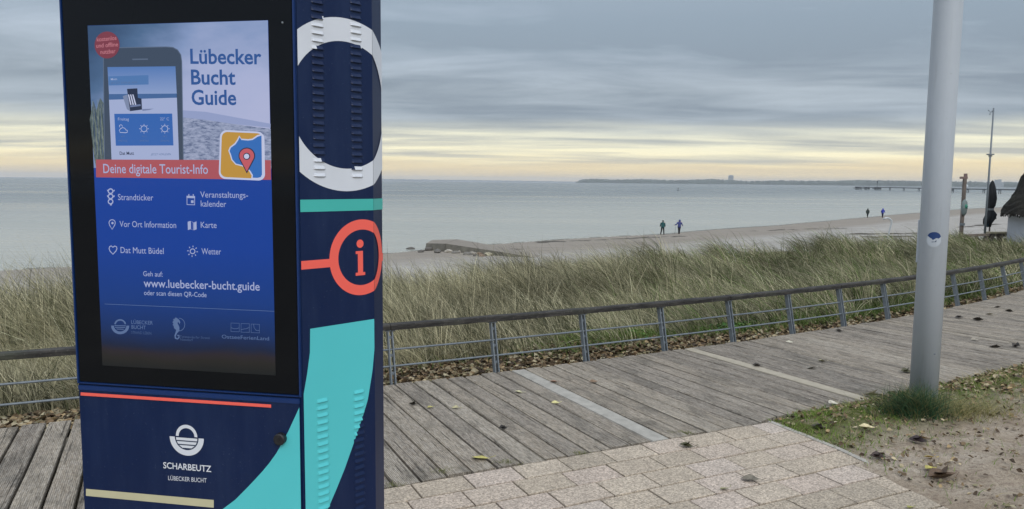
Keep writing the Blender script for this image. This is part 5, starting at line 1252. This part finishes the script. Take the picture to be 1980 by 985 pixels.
def rock(name, c_, sz, mat, seed):
    bm = bmesh.new(); bmesh.ops.create_icosphere(bm, subdivisions=2, radius=1); r_ = np.random.default_rng(seed)
    ax = [(Vector(r_.normal(size=3)).normalized(), r_.uniform(.55, .85)) for _ in range(7)]
    for v_ in bm.verts:
        for n_a, d_ in ax:
            k_ = v_.co.dot(n_a)
            if k_ > d_: v_.co -= n_a*(k_-d_)*.85
        v_.co = Vector((v_.co.x*sz[0], v_.co.y*sz[1], v_.co.z*sz[2])); v_.co += Vector(r_.normal(size=3))*.015*sz[0]
    me = bpy.data.meshes.new(name); bm.to_mesh(me); bm.free(); me.materials.append(mat); o = bpy.data.objects.new(name, me); COL.objects.link(o)
    o.location = c_; o.rotation_euler.z = r_.uniform(0, 6.3); return o
SC_ = {k_: simple('rock_'+k_[1:], k_, .9, var=.25, scale=3, bump=.5, bscale=8) for k_ in ('#6d6a65', '#8b857c', '#5a5753', '#7b6858', '#a39c86', '#a09b92')}
ST = [(793, 481.5, .42, '#5a5753', 'dark stone alone in the shallow water left of the groyne'), (829, 483, .50, '#5a5753', 'dark flat stone at the seaward tip of the groyne'),
      (847, 485.5, .45, '#6d6a65', 'dark stone beside the tip of the groyne'), (856, 484, .34, '#8b857c', 'small pale stone behind the dark ones at the groyne'), (868, 487, .55, '#a09b92', 'wide pale stone in the row along the groyne'),
      (846, 487.8, .5, '#5a5753', 'low dark brown stone in front of the groyne tip'), (866, 483.5, .3, '#a09b92', 'small light stone against the groyne wall'), (880, 489, .40, '#6d6a65', 'grey stone in the middle of the row'), (891, 487.5, .42, '#8b857c', 'upright grey stone in the middle of the row'),
      (903, 492.5, .48, '#6d6a65', 'dark grey stone right of the upright stone'), (914, 491.5, .45, '#8b857c', 'broad pale grey stone near the right end'), (927, 492, .38, '#7b6858', 'reddish stone near the right end of the row'), (920, 495.3, .36, '#5a5753', 'small dark stone in front of the reddish stone'),
      (932, 495.5, .40, '#7b6858', 'rusty brown stone at the right end of the row'), (945, 494, .6, '#a39c86', 'long yellowish stone ending the row'), (815, 486.5, .35, '#5a5753', 'low dark stone lying on the sand left of the row')]
for i, (px, py, sz, hx, lab) in enumerate(ST):
    p = G2(px, py+.6, -4.2); gz = float(dune_z(p.x, p.y)); p = G2(px, py+.6, gz if i else SEA); o = rock('beach_stone', p+Vector((0, 0, sz*.10)), (sz*1.1, sz*.65, sz*.42), SC_[hx], 40+i); tag(o, lab, 'stone', 'stones along the groyne')
# seaweed lines on the sand
V_ = MB(); rs_ = np.random.default_rng(5)
def wrack(px0, py0, px1, py1, n_, sz):
    for k_ in range(n_):
        f_ = rs_.random(); px = px0+(px1-px0)*f_+rs_.normal()*2; py = py0+(py1-py0)*f_+rs_.normal()*.5
        d_ = ray(px, py); t_ = 60.0
        for _ in range(12):
            z_ = float(dune_z(d_.x*t_, d_.y*t_)); t_ = .5*t_+.5*(z_-H)/d_.z
        s__ = sz*rs_.uniform(.4, 1.2); c_ = Vector((d_.x*t_, d_.y*t_, z_)); m_ = 7
        ang_ = rs_.uniform(-.3, .3)
        vs = [c_+Vector((0, 0, s__*.13))]+[c_+Vector((s__*2.2*math.cos(q_)*rs_.uniform(.6, 1.2), s__*.8*math.sin(q_)*rs_.uniform(.6, 1.2), -.01)) for q_ in np.linspace(0, 2*PI, m_, endpoint=False)]
        V_.add(vs, [(0, i+1, (i+1) % m_+1) for i in range(m_)])
wrack(1655, 453, 1785, 452, 26, .7); wrack(1680, 459, 1770, 457, 22, .6); wrack(1040, 470, 1270, 459, 40, .4); wrack(1230, 461, 1330, 457, 18, .4); wrack(958, 481, 1005, 483, 14, .35); wrack(1050, 468, 1075, 467, 14, .5); wrack(1450, 447, 1640, 441, 26, .4); wrack(1860, 440, 1935, 433, 14, .8)
tag(V_.build('seaweed', simple('seaweed', '#4a4640', .95, var=.3)), 'dark broken lines of seaweed on the beach sand', kind='stuff')

# ------------------------------------------------------------------ pier, buoy, hotel towers
M_pier = simple('pier_timber', '#4a4f55', .9, var=.2, scale=.5)
ZD = SEA+3.7
def pier_pt(px):       # along the deck
    a0 = at(1655, 361, 980); a1 = at(1990, 365, 585); f_ = (px-1655)/335.0; y_ = 1/((1-f_)/980+f_/585); d_ = ray(px, 361); return Vector((d_.x/d_.y*y_, y_, ZD))
pier = empty('pier', tuple(pier_pt(1655)), 'long low pier on piles reaching out into the sea at right', 'pier')
Pp = [pier_pt(x_) for x_ in (1655, 1700, 1760, 1820, 1880, 1940, 2000, 2060)]
mb = MB()
for a_, b3 in zip(Pp[:-1], Pp[1:]): mb.bar(a_-Vector((0, 0, .3)), b3-Vector((0, 0, .3)), 3.0, .9)
mb.build('pier_deck', M_pier, pier)
mb = MB()
for a_, b3 in zip(Pp[:-1], Pp[1:]):
    for o_f in (-1.4, 1.4): mb.bar(a_+Vector((0, o_f, 1.05)), b3+Vector((0, o_f, 1.05)), .12, .12)
mb.build('pier_railing', M_pier, pier)
def pile(px, dz=0, w_=.6, par=pier):
    p = pier_pt(px); mb = MB()
    for o_f in (-1.2, 1.2): mb.tube([(p.x, p.y+o_f, SEA-1), (p.x, p.y+o_f, ZD-.4)], w_/2, 6)
    mb.add(*[q for q in (lambda m: (m.v, m.f))((lambda m: (m.bar((p.x, p.y-1.2, ZD-1.0), (p.x, p.y+1.2, ZD-1.0), .3, .3), m)[1])(MB()))]); mb.build('pile', M_pier, par)
for px in (1655.5, 1658, 1661, 1665, 1673, 1676, 1680, 1692, 1695, 1698, 1702, 1721, 1748, 1777, 1805, 1832, 1836, 1843, 1872, 1903, 1934, 1966): pile(px)
mb = MB()
for x0, x1 in ((1654, 1664), (1672, 1681), (1691, 1703), (1833, 1842)):
    a_, b3 = pier_pt(x0), pier_pt(x1); mb.bar(a_-Vector((0, -2, 1.7)), b3-Vector((0, -2, 1.7)), 4, .8)
mb.build('landing_stage', M_pier, pier)
p = pier_pt(1696); mb = MB(); mb.tube([(p.x, p.y, ZD), (p.x, p.y, ZD+7.5)], .25, 6); mb.box((p.x, p.y, ZD+6.2), (1.4, .3, 2.0)); mb.build('beacon', M_pier, pier)
p = G2(1311, 369.5, SEA); by_ = empty('buoy', tuple(p), 'small dark spar buoy on the water below the wooded shore', 'buoy')
M_bu = simple('buoy_black', '#26282c', .6)
bv, bf = loft([(p.x, p.y, SEA-.3, .55, .55), (p.x, p.y, SEA+.35, .6, .6), (p.x, p.y, SEA+.5, .25, .25), (p.x, p.y, SEA+1.9, .12, .12)], 10); mb = MB(); mb.add(bv, bf); mb.build('float', M_bu, by_)
bv, bf = loft([(p.x, p.y, SEA+1.75, .1, .1), (p.x, p.y, SEA+1.9, .38, .38), (p.x, p.y, SEA+2.3, .38, .38), (p.x, p.y, SEA+2.5, .1, .1)], 10); mb = MB(); mb.add(bv, bf); mb.build('topmark', M_bu, by_)
M_hot = simple('hotel_concrete', '#9da3a6', .8, var=.05, scale=.05); M_win = simple('hotel_window', '#4d565e', .4)
def block(px, Y, w_, h_, dep, root, base=SEA):
    d_ = ray(px, 350); c_ = Vector((d_.x/d_.y*Y, Y, base)); mb = MB(); mb.box(c_+Vector((0, 0, h_/2)), (w_, dep, h_), -.1); mb.build('wall', M_hot, root); return c_
d_ = ray(1413, 350); ht_ = empty('hotel_tower', (d_.x/d_.y*7300, 7300, SEA), 'tall pale hotel tower rising above the far wooded shore', 'building')
c_ = block(1413, 7300, 46, 84, 26, ht_); mb = MB(); mb.box(c_+Vector((0, 0, 87)), (30, 18, 6), -.1); mb.build('roof_house', M_hot, ht_)
mb = MB()
for k_ in range(17): mb.box(c_+Vector((0, -13.4, 8+k_*4.6)), (43, .8, 1.6), -.1)
o = mb.build('window_bands', M_win, ht_); o['kind'] = 'stuff'
d_ = ray(1928, 350); hc_ = empty('hotel_complex', (d_.x/d_.y*5200, 5200, SEA), 'pale stepped apartment complex on the far shore at right', 'building')
for px, h_, w_ in ((1923.5, 40, 13), (1928, 52, 22), (1933, 54, 14), (1937, 30, 20)):
    c_ = block(px, 5200+(px-1923)*3, w_, h_, 20, hc_)
    mb = MB()
    for k_ in range(int(h_/5)): mb.box(c_+Vector((0, -10.4, 5+k_*5)), (w_*.85, .6, 1.6), -.1)
    o = mb.build('window_bands', M_win, hc_); o['kind'] = 'stuff'
d_ = ray(1868, 350); p = Vector((d_.x/d_.y*5400, 5400, SEA)); mb = MB()
bv, bf = loft([(p.x, p.y, SEA, 15, 15), (p.x, p.y, SEA+9, 15, 15), (p.x, p.y, SEA+14, 12, 12), (p.x, p.y, SEA+18, 6, 6), (p.x, p.y, SEA+19, 1, 1)], 16); mb.add(bv, bf)
o = mb.build('domed_hall', simple('white_dome', '#b9bec0', .7, var=.04)); tag(o, 'small white domed hall on the far shore', 'building')

# ------------------------------------------------------------------ beach furniture at the right
def gz_at(px, Y): d_ = ray(px, 400); x_ = d_.x/d_.y*Y; return x_, float(dune_z(x_, Y))
M_wood_g = simple('grey_post_wood', '#6b625c', .9, var=.25, scale=4); M_parc = simple('parasol_cloth', '#15191f', .85, var=.3, scale=5, bump=.4, bscale=10); M_teal_d = simple('parasol_teal', '#1d3f4c', .8)
YB = 31.0
# camera mast with a float shaped casing
x_, z_ = gz_at(1862, YB); post = empty('sign_post', (x_, YB, z_), 'square wooden post with a round lifebuoy casing and metal head', 'post')
z1_ = at(1862, 345, YB).z; mb = MB(); mb.bar((x_, YB, z_-.3), (x_, YB, z1_), .11, .11, up=Vector((0, 1, 0))); mb.build('post', M_wood_g, post)
mb = MB(); mb.box((x_-.05, YB, z1_+.02), (.26, .13, .09)); mb.box((x_+.02, YB, z1_+.12), (.10, .1, .14)); mb.build('post_head', simple('rust_metal', '#7d6a66', .7), post)
zc_ = at(1862, 402, YB).z
bv, bf = loft([(x_, YB-.1, zc_-.32, .03, .03), (x_, YB-.1, zc_-.24, .09, .08), (x_, YB-.1, zc_, .125, .11), (x_, YB-.1, zc_+.24, .10, .08), (x_, YB-.1, zc_+.34, .03, .03)], 16); mb = MB(); mb.add(bv, bf); cas = mb.build('lifebuoy_casing', simple('grey_casing', '#6f7c7c', .6), post, True)
bv, bf = loft([(x_+.02, YB-.17, zc_-.02, .05, .06), (x_+.02, YB-.17, zc_+.06, .075, .06), (x_+.02, YB-.17, zc_+.14, .05, .05)], 10); mb = MB(); mb.add(bv, bf); mb.build('casing_badge', simple('green_badge', '#2f7d68', .6), cas, True)
mb = MB(); mb.box((x_-.0, YB-.03, at(1862, 434, YB).z), (.14, .14, .10)); mb.build('collar', M_steel, post)
# weather mast
YM = 30.0; x_, z_ = gz_at(1907, YM); zt_ = at(1915, 209, YM).z; x_ = at(1904, 455, YM).x
mast = empty('weather_mast', (x_, YM, z_), 'slender tall mast with a small wind gauge at its top', 'mast')
mb = MB(); mb.tube([(x_, YM, z_-.3), (x_, YM, z_+2.5), (x_, YM, zt_)], [.045, .038, .028], 10); mb.build('mast_tube', M_steel, mast, True)
zz1 = at(1915, 299, YM).z; mb = MB(); mb.box((x_, YM, zz1), (.22, .16, .05)); mb.box((x_, YM, zz1-.06), (.10, .10, .05)); mb.build('mast_collar', M_steel, mast)
zz1 = at(1915, 217, YM).z; mb = MB(); mb.tube([(x_, YM, zz1), (x_-.12, YM, zz1)], .012, 6); mb.build('gauge_arm', M_steel, mast)
mb = MB()
for q_ in range(3):
    a_ = q_*2*PI/3+.4; mb.tube([(x_-.12, YM, zz1), (x_-.12+.08*math.cos(a_), YM, zz1+.08*math.sin(a_))], .007, 5); bv, bf = loft([(x_-.12+.09*math.cos(a_), YM, zz1+.09*math.sin(a_)-.02, .01, .01), (x_-.12+.09*math.cos(a_), YM, zz1+.09*math.sin(a_)+.01, .024, .024), (x_-.12+.09*math.cos(a_), YM, zz1+.09*math.sin(a_)+.02, .024, .024)], 8); mb.add(bv, bf)
mb.build('wind_gauge', M_steel, mast)
# furled parasol
YP = 30.5; x_, z_ = gz_at(1915, YP); x_ = at(1915, 420, YP).x
par = empty('furled_parasol', (x_, YP, z_), 'closed black parasol tied together beside the thatched shelter', 'parasol')
Z = lambda py: at(1915, py, YP).z
mb = MB(); mb.tube([(x_, YP, z_-.2), (x_, YP, Z(360))], .03, 8); mb.build('parasol_pole', M_wood_g, par)
def folds(rings, n=20):
    vs = []; fs = []
    for (x0, z0, r0_) in rings: vs += [(x0+r0_*(1+.22*math.cos(5*2*PI*k_/n))*math.cos(2*PI*k_/n), YP+r0_*(1+.22*math.cos(5*2*PI*k_/n))*math.sin(2*PI*k_/n), z0) for k_ in range(n)]
    for i in range(len(rings)-1):
        for k_ in range(n): fs.append((i*n+k_, i*n+(k_+1) % n, (i+1)*n+(k_+1) % n, (i+1)*n+k_))
    fs += [tuple(range(n-1, -1, -1)), tuple((len(rings)-1)*n+k_ for k_ in range(n))]; return vs, fs
mb = MB(); mb.add(*folds([(x_+.0, Z(405), .08), (x_+.02, Z(398), .13), (x_+.02, Z(385), .165), (x_+.01, Z(372), .14), (x_, Z(360), .10), (x_-.01, Z(352), .05), (x_-.01, Z(349), .01)])); cl = mb.build('parasol_cloth', M_parc, par, True)
mb = MB(); mb.add(*folds([(x_-.05, Z(439), .09), (x_-.09, Z(433), .14), (x_-.02, Z(424), .19), (x_+.05, Z(415), .18), (x_+.02, Z(409), .12), (x_, Z(404), .06)])); mb.build('lower_cloth', M_parc, par, True)
mb = MB(); mb.add(*folds([(x_, Z(407), .10), (x_, Z(403), .10)])); mb.build('tie_strap', simple('strap_grey', '#6d7478', .7), cl)
for dx_, a0, a1 in ((-.16, 428, 440), (.16, 411, 424)):
    mb = MB(); mb.bar((x_+dx_, YP-.12, Z(a1)), (x_+dx_*.8, YP-.10, Z(a0)), .03, .01, up=Vector((0, 1, 0))); mb.build('teal_hem', M_teal_d, par)
# bench
YS = 30.0; bl_, br_ = at(1910, 450, YS), at(1985, 450, YS)
bench = empty('bench', (bl_.x, YS, -1.1), 'low bench with a pale plank seat beside the thatched shelter', 'bench')
mb = MB(); mb.bar(bl_, br_+Vector((0, 0, 0)), .32, .06); mb.build('seat', simple('pale_bench_wood', '#b3a88e', .8, var=.15), bench)
mb = MB(); mb.bar(bl_+Vector((0, 0, -.10)), br_+Vector((0, 0, -.10)), .08, .13); mb.build('seat_beam', M_wood_g, bench)
for px in (1916, 1934, 1966):
    p = at(px, 452, YS); mb = MB(); mb.box((p.x, YS, p.z-.30), (.10, .26, .5)); mb.build('leg', M_wood_g, bench)
# low timber fence left of the bench
fe = empty('low_fence', (at(1865, 455, YS).x, YS, -1.1), 'low grey timber barrier between the post and the bench', 'fence')
a_, b3 = at(1866, 456, YS-.4), at(1912, 454, YS-.4); mb = MB(); mb.bar(a_, b3, .08, .10); mb.build('rail', M_wood_g, fe)
for px in (1868, 1890, 1909):
    p = at(px, 456, YS-.4); mb = MB(); mb.box((p.x, p.y+.05, p.z-.25), (.09, .09, .6)); mb.build('fence_post', M_wood_g, fe)
# thatched shelter
YH = 29.0; M_thatch, t, b = new_mat('dark_thatch'); v = coords(t)
c = tramp(t, tnoise(t, v, 3, 6, .7, (6, 6, .8)), [(.3, lin('#1b1a18')), (.55, lin('#2b2925')), (.75, lin('#3d3a34'))]); c = tmix(t, tramp(t, tnoise(t, v, 1.2, 4), [(.5, (0, 0, 0)), (.75, (.6, .6, .6))]), c, lin('#2c311f'))
t.links.new(c, b.inputs['Base Color']); b.inputs['Roughness'].default_value = 1; tbump(t, b, tnoise(t, v, 8, 5, .7, (5, 5, .5)), 1, .08)
hx_ = at(2012, 413, YH).x; ze = at(1945, 413, YH).z; ztop = at(1980, 322, YH).z; hw = hx_-at(1948, 413, YH).x
hut = empty('thatched_shelter', (hx_, YH, -1.1), 'beach shelter with steep dark thatched roof and white counter', 'shelter')
vs = []; fs = []; NR = 14; NC = 40; rt = np.random.default_rng(9)
for i in range(NR+1):
    f_ = i/NR; half = hw*(1-.60*f_)*(1+.03*math.sin(f_*9))
    if f_ > .9: half *= 1-4*(f_-.9)
    zz2 = ze+(ztop-ze)*f_
    for k_ in range(NC):
        q_ = k_/NC*4; sd_ = int(q_); u_ = q_-sd_
        cxs = [(-1, -1), (1, -1), (1, 1), (-1, 1)]; A_ = Vector(cxs[sd_]); B_ = Vector(cxs[(sd_+1) % 4]); p = A_+(B_-A_)*u_
        p = p.normalized()
        j_ = 1+rt.normal()*.022; vs.append((hx_+p.x*half*j_, YH+p.y*half*j_, zz2+rt.normal()*.025-(.06*rt.random() if i == 0 else 0)))
for i in range(NR):
    for k_ in range(NC): fs.append((i*NC+k_, i*NC+(k_+1) % NC, (i+1)*NC+(k_+1) % NC, (i+1)*NC+k_))
fs += [tuple(range(NC-1, -1, -1)), tuple(NR*NC+k_ for k_ in range(NC))]
rf = mk('thatched_roof', vs, fs, M_thatch, hut)
mb = MB(); bm_ = []
for k_ in range(260):
    q_ = rt.random()*4; sd_ = int(q_); u_ = q_-sd_; A_ = Vector(cxs[sd_]); B_ = Vector(cxs[(sd_+1) % 4]); p = A_+(B_-A_)*u_
    p = p.normalized()
    p0 = Vector((hx_+p.x*hw*.97, YH+p.y*hw*.97, ze+.10)); mb.bar(p0, p0+Vector((p.x*.06, p.y*.06, -.18-.08*rt.random())), .03, .012)
o = mb.build('thatch_fringe', M_thatch, rf); o['kind'] = 'stuff'
wl = at(1972.5, 440, YH).x; M_wpaint = simple('white_board', '#b4b9c2', .6, var=.06, scale=3); mb = MB(); zc0, zc1 = -1.35, at(1975, 419, YH).z
mb.box(((wl+2*hx_-wl)/2, YH, (zc0+zc1)/2), (2*(hx_-wl), 2*(hx_-wl), zc1-zc0)); mb.build('counter', M_wpaint, hut)
for sg in (-1, 1):
    for s2 in (-1, 1): mb = MB(); mb.box((hx_+sg*(hx_-wl-.08), YH+s2*(hx_-wl-.08), (zc1+ze)/2+.1), (.10, .10, ze-zc1+.35)); mb.build('roof_post', M_wood_g, hut)
# curved pipe on the beach
YQ = 55.0; x_, z_ = gz_at(1718, YQ); pb_ = at(1717, 462, YQ); pts = [(x_, YQ, z_-.2)]
for px, py in ((1717, 462), (1719, 450), (1721.5, 440), (1724, 432), (1723.5, 427), (1720.5, 423.8), (1716, 422), (1711.5, 422.4), (1708, 424.5)):
    q = at(px, py, YQ); pts.append(tuple(q))
pts[0] = (pts[1][0]-.02, YQ, z_-.2); mb = MB(); mb.tube(pts, [.06]*4+[.062, .07, .075, .075, .07, .065], 12)
o = mb.build('curved_pipe', simple('pale_pipe', '#a9aeb0', .4, metal=.2), smooth=True); tag(o, 'pale curved pipe like a cane standing on the beach', 'pipe')
# ------------------------------------------------------------------ sea air
hm = bpy.data.materials.new('haze'); hm.use_nodes = True; ht2 = hm.node_tree; ht2.nodes.clear()
pv2 = ht2.nodes.new('ShaderNodeVolumePrincipled'); pv2.inputs['Color'].default_value = (.86, .92, 1, 1); pv2.inputs['Density'].default_value = .00007; pv2.inputs['Anisotropy'].default_value = 0
oo = ht2.nodes.new('ShaderNodeOutputMaterial'); ht2.links.new(pv2.outputs[0], oo.inputs['Volume'])
mb = MB(); mb.box((0, 0, (SEA-2.2+110)/2), (43000, 43000, 110-SEA+2.2)); tag(mb.build('haze', hm), 'thin pale haze over the sea', kind='stuff')
